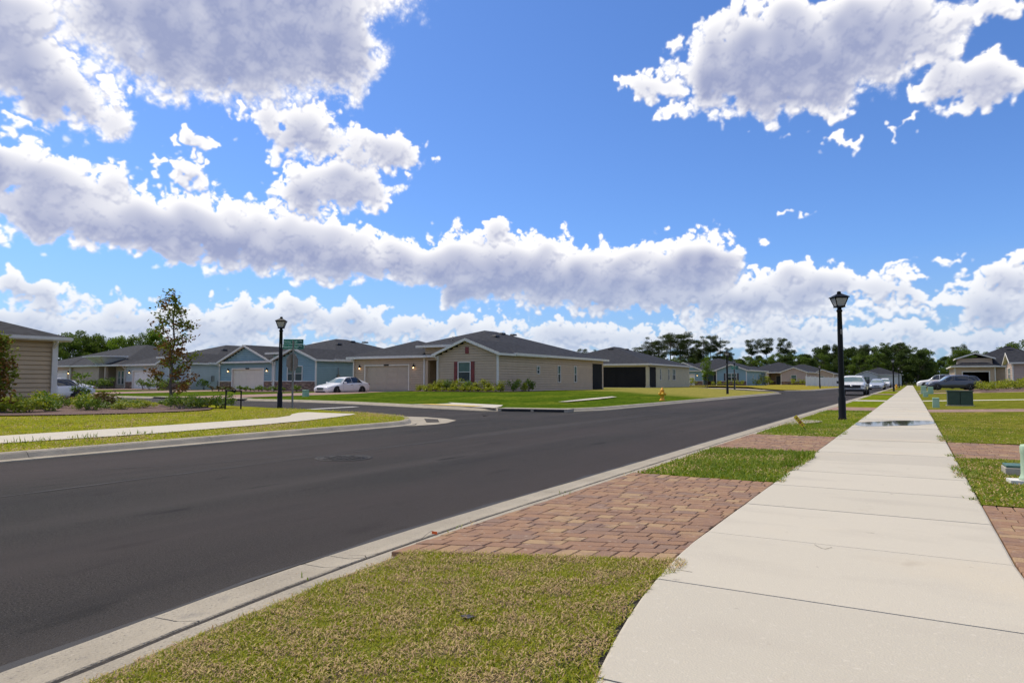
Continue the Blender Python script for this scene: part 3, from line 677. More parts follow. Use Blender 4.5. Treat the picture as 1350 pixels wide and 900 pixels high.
# puddle lying across the walk
pp = []; rr = random.Random(2)
for i in range(40):
    a = 2 * PI * i / 40; rx = .86 * (1 + .05 * math.sin(3 * a + 1) + rr.uniform(-.02, .02)); ry = 1.25 * (1 + .10 * math.sin(2 * a + .5) + .06 * math.sin(5 * a))
    pp.append((min(.44, -.39 + rx * math.cos(a)), 18.9 + ry * math.sin(a) + .8 * math.cos(a)))
cdt_mesh('puddle', pp, .1045, 'water', grid=0)
tag(bpy.context.scene.objects['puddle'], kind='structure')
# planting beds of bark mulch
cdt_mesh('mulch_bed', [(-45, 5.0), (-27.3, 6.9), (-22.9, 9.0), (-21.3, 10.5), (-20.5, 12.4), (-20.45, 13.8), (-20.9, 15.1), (-22.2, 16.2), (-25, 17.1), (-33.3, 18.0), (-33.5, 16), (-45, 16)], lambda x, y: gz(x, y) + .035, 'mulch', grid=1)
cdt_mesh('mulch_bed', [(-32.6, 40.7), (-26.0, 40.7), (-24.4, 42.0), (-24.2, 46.5), (-26.2, 46.5), (-26.2, 42.9), (-32.4, 43.2), (-35.8, 45.6), (-36.2, 43.4), (-34.5, 42.2)], lambda x, y: gz(x, y) + .03, 'mulch', grid=1)
cdt_mesh('mulch_bed', [(-55.9, 40.0), (-48, 39.3), (-46.2, 41), (-46.2, 45.5), (-55.9, 46)], lambda x, y: gz(x, y) + .03, 'mulch', grid=1)
cdt_mesh('mulch_bed', [(-75, 42.0), (-68, 41.5), (-66.2, 43), (-66.2, 46.5), (-76, 48)], lambda x, y: gz(x, y) + .03, 'mulch', grid=1)
cdt_mesh('mulch_bed', [(5.2, 68), (9.0, 67.8), (14, 70), (14, 92), (5.2, 91), (4.6, 75)], lambda x, y: gz(x, y) + .03, 'mulch', grid=1.5)
cdt_mesh('mulch_bed', [(-33, 127.8), (-25, 127.8), (-24.4, 131.5), (-33, 131.5)], lambda x, y: gz(x, y) + .03, 'mulch', grid=1.5)

# ------------------------------------------------------------------ grass blades
rng = np.random.default_rng(7)
def patch_noise(x, y, s, seed):
    r = np.random.default_rng(seed); v = np.zeros_like(x)
    for k in range(7):
        a = r.uniform(0, 2 * PI); f = s * r.uniform(.6, 1.8); v += np.sin((x * np.cos(a) + y * np.sin(a)) * f + r.uniform(0, 6.3))
    return v / 2.6
def blades(name, boxes, mats, straw=.35, hgt=(.025, .065), wid=(.0025, .005), lean=(.5, 1.25), seed=1, label=None, test=None, clump=.0, dz=0.0, pn=(7.0, .4)):
    r = np.random.default_rng(seed); XS = []; YS = []
    for (x0, x1, y0, y1, dens) in boxes:
        n = int((x1 - x0) * (y1 - y0) * dens); XS.append(r.uniform(x0, x1, n)); YS.append(r.uniform(y0, y1, n))
    x = np.concatenate(XS); y = np.concatenate(YS)
    if clump:
        k = max(1, int(len(x) * .12)); ci = r.integers(0, k, len(x)); cx = x[:k][ci]; cy = y[:k][ci]; f = r.random(len(x)) < clump
        x = np.where(f, cx + r.normal(0, .022, len(x)), x); y = np.where(f, cy + r.normal(0, .022, len(x)), y)
    if test is not None: k = test(x, y); x, y = x[k], y[k]
    n = len(x); pnv = patch_noise(x, y, pn[0], seed + 5)
    isst = r.random(n) < np.clip(straw + pn[1] * (pnv - .1), .02, .9)
    keep = r.random(n) < np.where(isst, 1.0, np.clip(.85 - .3 * pnv, .3, 1)); x, y, isst, pnv = x[keep], y[keep], isst[keep], pnv[keep]; n = len(x)
    h = r.uniform(*hgt, n) * np.where(isst, .8, 1.0); w = r.uniform(*wid, n); az = r.uniform(0, 2 * PI, n)
    ln = r.uniform(*lean, n); ln = np.where(isst, r.uniform(1.15, 1.55, n), ln)
    bx, by = np.cos(az), np.sin(az); sx, sy = -by, bx
    z0 = np.array([gz(a, b) for a, b in zip(x, y)]) - .012 + dz + np.where(isst, .006 + r.uniform(0, .016, n), 0)
    def pt(t, lf): return np.stack([x + bx * h * t * np.sin(lf), y + by * h * t * np.sin(lf), z0 + h * t * np.cos(lf)], -1)
    a = pt(0, ln * 0); m = pt(.55, ln * .72); e = pt(1.0, ln); S_ = np.stack([sx, sy, np.zeros(n)], -1)
    V1 = np.stack([a - S_ * w[:, None], a + S_ * w[:, None], m + S_ * w[:, None] * .9, m - S_ * w[:, None] * .9], 1)
    V2 = np.stack([m - S_ * w[:, None] * .9, m + S_ * w[:, None] * .9, e + S_ * w[:, None] * .12, e - S_ * w[:, None] * .12], 1)
    # share the middle points so that each blade is one island
    me = bpy.data.meshes.new(name); V = np.concatenate([V1[:, :2], V1[:, 2:], V2[:, 2:]], 1).reshape(-1, 3)
    me.vertices.add(n * 6); me.vertices.foreach_set('co', V.astype(np.float32).ravel())
    base = np.arange(n, dtype=np.int32)[:, None] * 6; li = np.concatenate([base + np.array([[0, 1, 2, 3]]), base + np.array([[3, 2, 4, 5]])], 1).ravel()
    me.loops.add(n * 8); me.loops.foreach_set('vertex_index', li.astype(np.int32)); me.polygons.add(n * 2)
    me.polygons.foreach_set('loop_start', np.arange(0, n * 8, 4, dtype=np.int32)); me.polygons.foreach_set('loop_total', np.full(n * 2, 4, np.int32))
    me.polygons.foreach_set('material_index', np.repeat(isst.astype(np.int32), 2)); me.update(calc_edges=True)
    o = link(name, me, mats); tag(o, label, 'grass', kind='stuff'); return o
def t_near(x, y):
    xk = np.interp(y, [b for a, b in KR], [a for a, b in KR]) + .575
    xl = np.array([wl(v) for v in y]) - .028 + .085 * np.abs(patch_noise(x * 0, y, 9.0, 3))
    front = 3.55 + .42 * (x + 1.95)
    return ((y > 4.6) | (y < front)) & (x > xk + .03 * np.abs(patch_noise(x * 0, y, 11.0, 4)) - .01) & (x < xl)
blades('grass', [(-2.7, -.8, .9, 4.0, 27000)], ['bladegreen', 'bladestraw'], straw=.25, hgt=(.012, .034), wid=(.0010, .0027), lean=(.55, 1.5), seed=3, test=t_near, clump=.35, pn=(19.0, .13), label='patchy yellow green grass with brown thatch between the kerb and the sidewalk')
blades('grass', [(-2.9, -1.1, 7.28, 10.7, 2600), (-2.9, -1.1, 13.85, 18, 1100), (-2.9, -1.1, 18, 26.8, 420)], ['bladelush', 'bladestraw'], straw=.10, hgt=(.025, .06), wid=(.003, .006), seed=4, test=t_near, label='bright green grass strips between the brick driveways and around the lamp', pn=(3.0, .18))
def t_right(x, y): return x > np.array([wr(v) for v in y]) - .04 * np.abs(patch_noise(x * 0, y, 7.0, 9)) + .01
blades('grass', [(.3, 4.2, 6.8, 10.8, 1900), (.3, 5.5, 13.5, 18, 520), (.3, 8, 18, 26.4, 190), (.4, 2.5, .8, 4.18, 1500)], ['bladelush', 'bladestraw'], straw=.20, hgt=(.025, .065), wid=(.003, .006), seed=5, test=t_right, label='olive green grass to the right of the sidewalk', pn=(3.0, .2))
def t_left(x, y):
    xk = np.interp(y, [-10, 4, 9, 13.3, 13.9, 15.0, 15.95, 16.8, 17.4, 18.05], [-10.5, -10.75, -10.85, -10.85, -11.0, -11.8, -12.8, -14.6, -17.2, -20.6]) - .30
    lo = np.interp(y, [b for a, b in LW[:12]], [a for a, b in LW[:12]]); hi = np.interp(y, [b for a, b in LW[12:][::-1]], [a for a, b in LW[12:][::-1]])
    onwalk = (x < lo + .03) & (x > hi - .03) & (y < 17.2)
    bed = (x < -20.5) & (y > 11.8) | (x < -21.8) & (y > 9.2) | (x < -23.6) & (y > 8.0)
    return (x < xk) & ~onwalk & ~bed
blades('grass', [(-13.0, -10.8, 3.5, 12, 620), (-16, -10.8, 12, 17.6, 430), (-21, -14.4, 4, 12, 300), (-25, -20, 5, 12, 110), (-22.5, -15, 12, 18.2, 300)], ['bladegreen', 'bladestraw'], straw=.2, hgt=(.03, .075), wid=(.005, .009), seed=6, test=t_left, label='yellow green grass on the corner to the left of the road', pn=(2.0, .3))
def t_edge(x, y):  # tufts creeping over the walk edges
    return patch_noise(x * 0, y, 3.0, 12) > .55
blades('grass', [(.36, .56, 6.8, 18, 1500)], ['bladelush', 'bladestraw'], straw=.2, hgt=(.04, .09), wid=(.003, .005), lean=(.8, 1.4), seed=9, test=t_edge, label='ragged grass tufts creeping over the right sidewalk edge')
blades('grass', [(-10.9, -10.6, 4, 4.1, 10), (-12.95, -12.4, 4.5, 8.6, 180), (-1.36, -1.16, 8.4, 10.6, 1800)], ['bladelush', 'bladestraw'], straw=.1, hgt=(.05, .13), wid=(.004, .008), lean=(.2, .9), seed=10, test=lambda x, y: patch_noise(x * 0, y, 4.0, 5) > .1, label='tall green tufts along the sidewalk edges')
# weeds in the kerb joint
blades('weeds', [(-2.78, -2.68, 2.5, 8, 220)], ['bladelush', 'bladestraw'], straw=.3, hgt=(.02, .07), wid=(.002, .004), seed=12, test=lambda x, y: patch_noise(x * 0, y, 5.0, 8) > .3, label='small weeds sprouting from the kerb joint')
# ------------------------------------------------------------------ houses
class House:
    """one house: an Empty at its front corner; walls, roof, trim, openings are its parts. Local -Y is the front."""
    def __init__(s, label, loc, rz, sid, name='house', group=None, lap=.19, cat='house'):
        s.root = thing(name, label, cat, loc, rz, group); s.sid = sid; s.lap = lap
        s.w = MB(); s.f = MB(); s.t = MB(); s.r = MB(); s.fa = MB(); s.st = MB()
        s.EZ = 2.78
    def wall(s, a, b, z0=0.0, z1=None, holes=(), prof=None, flat=False, out=.0):
        """lap-sided wall from a to b (outside is to the right of a->b); holes = (u0, u1, z0, z1); prof(z) -> (u0, u1) for gables"""
        z1 = s.EZ if z1 is None else z1
        A = Vector((a[0], a[1])); B = Vector((b[0], b[1])); L = (B - A).length; d = (B - A) / L; n = Vector((d.y, -d.x))
        def P(u, z, o): q = A + d * u + n * (o + out); return (q.x, q.y, z)
        step = s.lap if not flat else 10
        cuts = [z0]; z = z0
        while z < z1 - 1e-4:
            z = min(z1, z + step); cuts.append(z)
        if flat:
            for h in holes: cuts += [h[2], h[3]]
        for h in holes:
            for q in (h[2], h[3]):
                if z0 < q < z1 and all(abs(q - c) > 1e-3 for c in cuts): cuts.append(q)
        cuts = sorted(set(cuts)); base0 = z0
        for c0, c1 in zip(cuts, cuts[1:]):
            if c1 - c0 < 1e-3: continue
            mid = (c0 + c1) / 2; iv = [(0, L)]
            if prof: p = prof(mid); iv = [(max(0, p[0]), min(L, p[1]))]
            for h in holes:
                if h[2] < mid < h[3]:
                    nv = []
                    for (p, q) in iv:
                        if h[0] > p: nv.append((p, min(q, h[0])))
                        if h[1] < q: nv.append((max(p, h[1]), q))
                    iv = nv
            k = (c0 - base0) / step; f0 = 1 - (k - math.floor(k + 1e-6)); f1 = f0 - (c1 - c0) / step
            o0, o1 = (.002 + .030 * f0, .002 + .030 * max(0, f1)) if not flat else (.004, .004)
            gr = .038 if not flat and f0 > .99 and c1 - c0 > .06 else 0
            if gr: c0 += gr
            for (p, q) in iv:
                if q - p < .01: continue
                if gr: s.w.add([P(p, c0 - gr, -.035), P(q, c0 - gr, -.035), P(q, c0, -.035), P(p, c0, -.035)], [(0, 1, 2, 3)])
                if gr: s.w.add([P(p, c0 - gr, .004), P(q, c0 - gr, .004), P(q, c0 - gr, -.035), P(p, c0 - gr, -.035)], [(0, 1, 2, 3)])
                s.w.add([P(p, c0, o0), P(q, c0, o0), P(q, c1, o1), P(p, c1, o1)], [(0, 1, 2, 3)])
                if not flat and f0 > .99: s.w.add([P(p, c0, o0), P(q, c0, o0), P(q, c0, -.035), P(p, c0, -.035)], [(0, 3, 2, 1)])
        s._fr = (A, d, n, out)
        return A, d, n, L
    def _place(s, A, d, n, out=0):
        """matrix taking (u, outward, z) to house space"""
        return Matrix(((d.x, n.x, 0, A.x + n.x * out), (d.y, n.y, 0, A.y + n.y * out), (0, 0, 1, 0), (0, 0, 0, 1)))
    def local(s, mb, M):
        mb.v = [tuple(M @ Vector(v)) for v in mb.v]; return mb
    def window(s, W, u0, u1, z0, z1, kind='sash', fw=.075, panes=1, shutter=None, mull=True):
        A, d, n, L = W; M = s._place(A, d, n); fr = MB(); o0, o1 = -.05, .055
        fr.box(u0 - fw, u0, o0, o1, z0 - fw, z1 + fw); fr.box(u1, u1 + fw, o0, o1, z0 - fw, z1 + fw)
        fr.box(u0, u1, o0, o1 - .002, z1, z1 + fw); fr.box(u0, u1, o0, o1 + .012, z0 - fw, z0)
        zm = (z0 + z1) / 2
        if mull: fr.box(u0, u1, -.02, .025, zm - .022, zm + .022)
        for k in range(1, panes):
            um = u0 + (u1 - u0) * k / panes; fr.box(um - .04, um + .04, -.021, .03, z0, z1)
        w = s.local(fr, M).build('window', 'white_trim', s.root)
        up = MB().box(u0, u1, -.03, -.006, zm, z1); s.local(up, M).build('upper_pane', 'glass_up', w)
        lo = MB().box(u0, u1, -.03, -.004, z0, zm - .001); s.local(lo, M).build('lower_pane', 'glass', w)
        if shutter:
            sw = .34
            for (a, b) in ((u0 - fw - sw, u0 - fw - .01), (u1 + fw + .01, u1 + fw + sw)):
                m = MB(); m.box(a, b, .02, .048, z0 - fw, z1 + fw)
                for (p, q) in ((z0 + .03, zm - .04), (zm + .04, z1 - .03)):
                    m.box(a + .05, b - .05, .048, .054, p, q)
                s.local(m, M).build('shutter', shutter, s.root)
    def garage(s, W, u0, u1, h, m='white_gar', z0=0.02, recess=.12, lamps=True, plate=True, open_=False):
        A, d, n, L = W; M = s._place(A, d, n)
        mb = MB(); nr = 4; hh = (h - z0) / nr
        if open_: nr = 0; mb.box(u0, u1, -4.0, -3.9, z0, h)  # open: no door, a black sheet paints in the dark of the inside
        for k in range(nr):
            za, zb = z0 + hh * k + .006, z0 + hh * (k + 1) - .006; mb.box(u0, u1, -recess - .05, -recess, za, zb)
            nc = 4 if u1 - u0 > 3.5 else 2
            for c in range(nc):
                ca = u0 + (u1 - u0) * c / nc + .10; cb = u0 + (u1 - u0) * (c + 1) / nc - .10
                mb.box(ca, cb, -recess, -recess + .012, za + .09, zb - .09)
        if not open_: mb.box(u0, u1, -recess - .08, -recess - .052, z0, h, 0)
        gd = s.local(mb, M).build('garage_door_or_dark', m if not open_ else 'dark', s.root)
        fr = MB(); fr.box(u0 - .13, u0, -recess - .06, .05, z0, h + .13); fr.box(u1, u1 + .13, -recess - .06, .05, z0, h + .13); fr.box(u0, u1, -recess - .06, .048, h, h + .13)
        s.local(fr, M).build('frame', 'white_trim' if m != 'tan_door' else 'white_door', gd)
        if plate: pl = MB().box((u0 + u1) / 2 - .28, (u0 + u1) / 2 + .28, .05, .07, h + .015, h + .125); s.local(pl, M).build('number_plate', 'black', s.root)
        if lamps:
            for u in (u0 - .62, u1 + .62):
                if u < .1 or u > L - .1: continue
                l = MB(); l.lathe([(.04, 1.98), (.10, 2.0), (.045, 2.20), (.03, 2.26)], 8, (u, .13, 0)); l.box(u - .05, u + .05, .02, .06, 1.9, 2.12)
                lo = s.local(l, M).build('wall_lamp', 'black', s.root)
                b = MB(); b.lathe([(.03, 1.90), (.055, 1.935), (.035, 1.985)], 8, (u, .13, 0)); s.local(b, M).build('bulb', 'bulb', lo)
    def door(s, W, u0, u1, h, m='door'):
        A, d, n, L = W; M = s._place(A, d, n); mb = MB(); mb.box(u0, u1, -.06, -.03, .02, h)
        for (p, q) in ((.2, .95), (1.1, h - .15)): mb.box(u0 + .12, u1 - .12, -.03, -.018, p, q)
        dd = s.local(mb, M).build('door', m, s.root)
        fr = MB(); fr.box(u0 - .09, u0, -.06, .045, .02, h + .09); fr.box(u1, u1 + .09, -.06, .045, .02, h + .09); fr.box(u0, u1, -.06, .043, h, h + .09); s.local(fr, M).build('frame', 'white_trim', dd)
    def stone(s, W, u0, u1, z1=.85, seed=1, cap=True):
        A, d, n, L = W; M = s._place(A, d, n); mb = MB(); r = random.Random(seed); z = -.1
        while z < z1:
            h = r.choice((.07, .10, .12)); u = u0
            while u < u1 - .01:
                w = r.uniform(.16, .38); e = min(u1, u + w); o = .055 + r.uniform(0, .03)
                mb.box(u + .004, e - .004, .012, o, z + .003, min(z1, z + h) - .003); u = e
            z += h
        s.local(mb, M).build('stone_veneer', 'stone', s.root)
        if cap: c = MB().box(u0 - .02, u1 + .03, .012, .125, z1, z1 + .07); s.local(c, M).build('stone_cap', 'white_trim', s.root)
    def corner(s, x, y, z0=0, z1=None, w=.13):
        MB().box(x - w / 2, x + w / 2, y - w / 2, y + w / 2, z0, (z1 or s.EZ) - .003).build('corner_trim', 'white_trim', s.root); return s
    def hip(s, x0, x1, y0, y1, z=None, pitch=.33, oh=.42, cut=None):
        """hip roof over a rectangle: shingle skin with thickness, fascia and soffit"""
        z = s.EZ if z is None else z; z += .003 * (len(s.r.v) % 7)
        a0, a1, b0, b1 = x0 - oh, x1 + oh, y0 - oh, y1 + oh; w = a1 - a0; l = b1 - b0; hw = min(w, l) / 2; zr = z + .16 + hw * pitch
        if w <= l: r0 = ((a0 + a1) / 2, b0 + hw, zr); r1 = ((a0 + a1) / 2, b1 - hw, zr)
        else: r0 = (a0 + hw, (b0 + b1) / 2, zr); r1 = (a1 - hw, (b0 + b1) / 2, zr)
        ze = z + .16; E_ = [(a0, b0, ze), (a1, b0, ze), (a1, b1, ze), (a0, b1, ze)]
        if w <= l: F = [(0, 1, 4), (1, 2, 5, 4), (2, 3, 5), (3, 0, 4, 5)]
        else: F = [(0, 1, 5, 4), (1, 2, 5), (2, 3, 4, 5), (3, 0, 4)]
        s.r.add(E_ + [r0, r1], F)
        s.r.add([(x, y, zz - .03) for (x, y, zz) in E_], [(3, 2, 1, 0)])
        t = .035
        s.fa.box(a0 - t, a1 + t, b0 - t, b0, z - .02, ze + .012); s.fa.box(a0 - t, a1 + t, b1, b1 + t, z - .02, ze + .012)
        s.fa.box(a0 - t, a0, b0, b1, z - .02, ze + .010); s.fa.box(a1, a1 + t, b0, b1, z - .02, ze + .010)
        s.fa.box(a0, a1, b0, b1, z - .006, z + .012)
        return r0, r1
    def gable(s, x0, x1, y0, y1, z=None, pitch=.38, oh=.35, foh=.35, axis='y'):
        """gable roof whose front gable end is at y0 (or at the +x end for axis 'x')"""
        z = s.EZ if z is None else z; z += .0025 * (len(s.r.v) % 5)
        a0, a1 = x0 - oh, x1 + oh; b0 = y0 - foh; c = (x0 + x1) / 2; ze = z + .10; zr = ze + (a1 - a0) / 2 * pitch; th = .09
        vs = [(a0, b0, ze), (c, b0, zr), (a1, b0, ze), (a0, y1, ze), (c, y1, zr), (a1, y1, ze)]
        s.r.add(vs + [(x, y, q - th) for x, y, q in vs], [(0, 3, 4, 1), (1, 4, 5, 2), (6, 7, 10, 9), (7, 8, 11, 10)])
        # white rake boards along the front edge and eave boards at the sides
        for (p, q) in (((a0 - .03, ze), (c, zr)), ((c, zr), (a1 + .03, ze))):
            P0 = (p[0], b0 - .035, p[1] + .015); P1 = (q[0], b0 - .035, q[1] + .015); dz = .20
            vs = [P0, P1, (P1[0], P1[1], P1[2] - dz), (P0[0], P0[1], P0[2] - dz)]; vs += [(x, y + .035, zz) for x, y, zz in vs]
            s.fa.add(vs, [(0, 1, 2, 3), (7, 6, 5, 4), (0, 4, 5, 1), (1, 5, 6, 2), (2, 6, 7, 3), (3, 7, 4, 0)])
        for xx in ((a0 - .03, a0), (a1, a1 + .03)): s.fa.box(xx[0], xx[1], b0, y1, ze - .16, ze + .012)
        vs = [(a0, b0, ze - .1), (c, b0, zr - .12), (c, y0 + .01, zr - .12), (a0, y0 + .01, ze - .1), (a1, b0, ze - .1), (a1, y0 + .01, ze - .1)]
        s.fa.add(vs, [(0, 1, 2, 3), (1, 4, 5, 2)])
        return c, zr
    def downspout(s, x, y, nx, ny, h=None):
        h = h or s.EZ; r = s.root; m = MB(); X = lambda o: (x + nx * o, y + ny * o)
        a = X(.45); b = X(.09); m.bar((a[0], a[1], h + .02), (a[0], a[1], h - .10), .08, .06); m.bar((a[0], a[1], h - .08), (b[0], b[1], h - .34), .08, .06); m.bar((b[0], b[1], h - .30), (b[0], b[1], .12), .08, .06); c = X(.30); m.bar((b[0], b[1], .16), (c[0], c[1], .05), .08, .06)
        m.build('downspout', 'white_trim', r)
    def vents(s, pts):
        for (x, y, z, nx, ny) in pts:
            m = MB(); m.cbox((x, y, z + .08), (.75 if abs(ny) > .5 else .45, .45 if abs(ny) > .5 else .75, .16), bev=.03, top=.8); m.build('roof_vent', 'roofdark', s.roof)
    def pipe(s, x, y, z): m = MB(); m.tube([(x, y, z - .1), (x, y, z + .35)], .05, 8); m.build('vent_pipe', 'galv', s.roof)
    def finish(s, roof_vents=()):
        s.wallo = s.w.build('wall', s.sid, s.root)
        if s.f.v: s.f.build('foundation', 'found', s.root)
        if s.t.v: s.t.build('corner_trim', 'white_trim', s.root)
        s.roof = s.r.build('roof', 'roof', s.root); s.fa.build('fascia', 'white_trim', s.root)
        s.vents(roof_vents); return s.root

def ranch(label, loc, sid, rz=0.0, W=16.6, D=20.0, gw=5.44, gx=-8.7, gset=2.5, garage_gable=False, stone=False, shutter='shutter_red', gdoor=(-15.2, -10.4), gm='white_gar', lanai=True,
          side_windows=True, frontwin=(.95, 'single'), tower=True, gdm=None, sid2=None, attic=True, apex=None, group=None, extras=True, mainx=None, openg=False, z=None):
    H = House(label, loc, rz, sid, group=group); EZ = H.EZ
    B = -.45
    # walls ---------------------------------------------------------
    hw = gw / 2; pz = .38
    def gp(z): k = (z - EZ - .02) / pz if z > EZ else -1; return (max(0, k), gw - max(0, k))
    uc = hw - (.25 if not stone else 0); win = (uc - .52, uc + .52, .80, 2.22) if frontwin[1] == 'single' else (uc - .95, uc + .95, .95, 2.25)
    Wf = H.wall((-gw, 0), (0, 0), .0, EZ + hw * pz, holes=[win], prof=gp)
    H.window(Wf, *win, panes=1 if frontwin[1] == 'single' else 2, shutter=shutter)
    Wg = H.wall((-W, gset), (gx, gset), .0, EZ, holes=[(gdoor[0] + W, gdoor[1] + W, -.1, 2.13)])
    H.garage(Wg, gdoor[0] + W, gdoor[1] + W, 2.13, m=gm, open_=openg)
    H.wall((gx, gset), (gx, 6.2), .0, EZ); Wp = H.wall((gx, 6.2), (-gw, 6.2), 0, EZ + (.8 if tower else 0), holes=[(1.2, 2.15, -.1, 2.1)]); H.door(Wp, 1.2, 2.15, 2.1)
    H.wall((-gw, 6.2), (-gw, 0), 0, EZ)
    sh = []
    if side_windows: sh = [(6.1, 6.5, 1.45, 2.0), (9.9, 10.35, .75, 2.12), (13.2, 13.65, .75, 2.12)]
    yl = D - 2.7 if lanai else D
    Ws = H.wall((0, 0), (0, yl), 0, EZ, holes=sh)
    for h in sh: H.window(Ws, *h, fw=.06)
    H.wall((0, D) if not lanai else (-5, yl), (-W, D) if not lanai else (-W, yl), 0, EZ, flat=True); H.wall((-W, D), (-W, gset), 0, EZ, flat=True)
    if lanai:
        m = MB(); m.box(-.06, -.02, yl + .06, D - .32, .02, EZ - .06); m.box(-5, -.3, D - .06, D - .02, .02, EZ - .06); m.build('screen', 'screen', H.root)
        H.wall((0, yl), (-5, yl), 0, EZ, flat=True)
        c = MB(); c.box(-.30, .0, D - .30, D, -.1, EZ - .02); c.build('column', H.sid, H.root); b = MB(); b.box(-.12, .0, yl, D - .3, EZ - .28, EZ - .01); b.build('beam', H.sid, H.root)
    # foundation
    H.f.box(-W - .01, gx + .01, gset + .02, D - .3, -.6, -.001); H.f.box(-gw - .01, .012, .015, D - .02, -.6, -.001); H.f.box(gx, -gw, 3.2, 6.6, -.6, .015)
    for (x, y) in ((0, 0), (-gw, 0), (-W, gset), (gx, gset)): H.corner(x, y)
    if stone:
        H.stone(Wf, .0, gw, .85, seed=3); H.stone(Wg, 0, gdoor[0] + W - .14, .85, seed=4); H.stone(Wg, gdoor[1] + W + .14, Wg[3], .85, seed=5); H.stone(Wp, 0, 1.05, .85, seed=6)
    # attic vent
    if attic: m = MB(); m.box(-hw - .16, -hw + .16, -.055, -.004, EZ + .12, EZ + .62); m.build('attic_vent', shutter or 'white_trim', H.root)
    # roof
    mx = mainx or (-W + 1.2, 0)
    r0, r1 = H.hip(mx[0], mx[1], gset, D, EZ + .01, .315)
    H.gable(-gw, 0, 0, gset + 4.6, EZ, pz)
    if garage_gable: H.gable(-W + .5, gx, gset - .2, gset + 6, EZ - .015, .42); Hh = (gx + W - .5) / 2; Wgg = H.wall((-W + .5, gset - .2), (gx, gset - .2), EZ - .02, EZ + Hh * .42, prof=lambda z: ((z - EZ) / .42, 2 * Hh - (z - EZ) / .42))
    else: H.hip(-W, gx, gset, gset + 8.2, EZ - .004, .36, oh=.47)
    if tower:
        tx0, tx1 = gx + .15, -gw - .15
        H.wall((tx0, gset - .1), (tx1, gset - .1), EZ - .25, EZ + .82); H.wall((tx1, gset - .1), (tx1, 6), EZ - .25, EZ + .82); H.wall((tx0, 6), (tx0, gset - .1), EZ - .25, EZ + .82)
        H.hip(tx0, tx1, gset - .1, 6.0, EZ + .80, .15, oh=.55)
        for x in (tx0 + .12, tx1 - .12): c = MB(); c.box(x - .13, x + .13, gset - .08, gset + .18, -.1, EZ - .26); c.build('column', 'white_trim' if stone else H.sid, H.root)
    zr = r0[2]; xr = r0[0]; k = .315
    vs = []
    for (yy, off) in ((r0[1] + 1.5, 1.0), (r0[1] + 3.6, 1.0)): vs.append((xr + off, yy, zr - off * k, 1, 0))
    vs.append((xr + 2.6, r0[1] - 3.2 + 1.0, zr - 2.6 * k, 1, 0))
    if extras: H.downspout(-gw + .0, -.02, 0, -1); H.downspout(-W + .08, gset - .02, 0, -1)
    H.finish(vs); H.pipe(xr - 1.2, r0[1] - 3.4, zr - 3.4 * k)
    return H

hA = ranch('tan lap-sided corner house with dark red shutters facing the crossing', (-26.4, 43.0, .33), 'sid_tan', gm='tan_door')
m = MB(); m.box(-1.0, -.86, -.10, .02, .9, 1.2)
hC = ranch('slate blue house with cream garage door and brown stone base behind the stop sign', (-47.2, 45.0, .26), 'sid_blue', W=17.0, garage_gable=True, stone=True, shutter=None, frontwin=(0, 'double'), gm='white_door', gdoor=(-14.9, -10.1), lanai=False)
mm = MB(); mm.box(.03, .16, 2.6, 2.9, .9, 1.5); mm.tube([(.09, 2.75, 1.45), (.09, 2.75, 2.2)], .03, 8); mm.build('meter_box', 'galv', hC.root); MB().box(.03, .18, 3.2, 3.7, .5, .9).build('junction_box', 'galv', hC.root)
hD = ranch('pale grey blue house with stone base partly behind the young magnolia', (-67.4, 46.2, .25), 'sid_grey', W=16.4, stone=True, shutter=None, frontwin=(0, 'double'), gm='white_gar', gdoor=(-14.8, -10.0), lanai=False)
MB().box(.03, .16, 2.6, 2.9, .9, 1.5).build('meter_box', 'galv', hD.root); MB().box(.03, .18, 3.4, 4.1, .4, .9).build('junction_box', 'galv', hD.root)

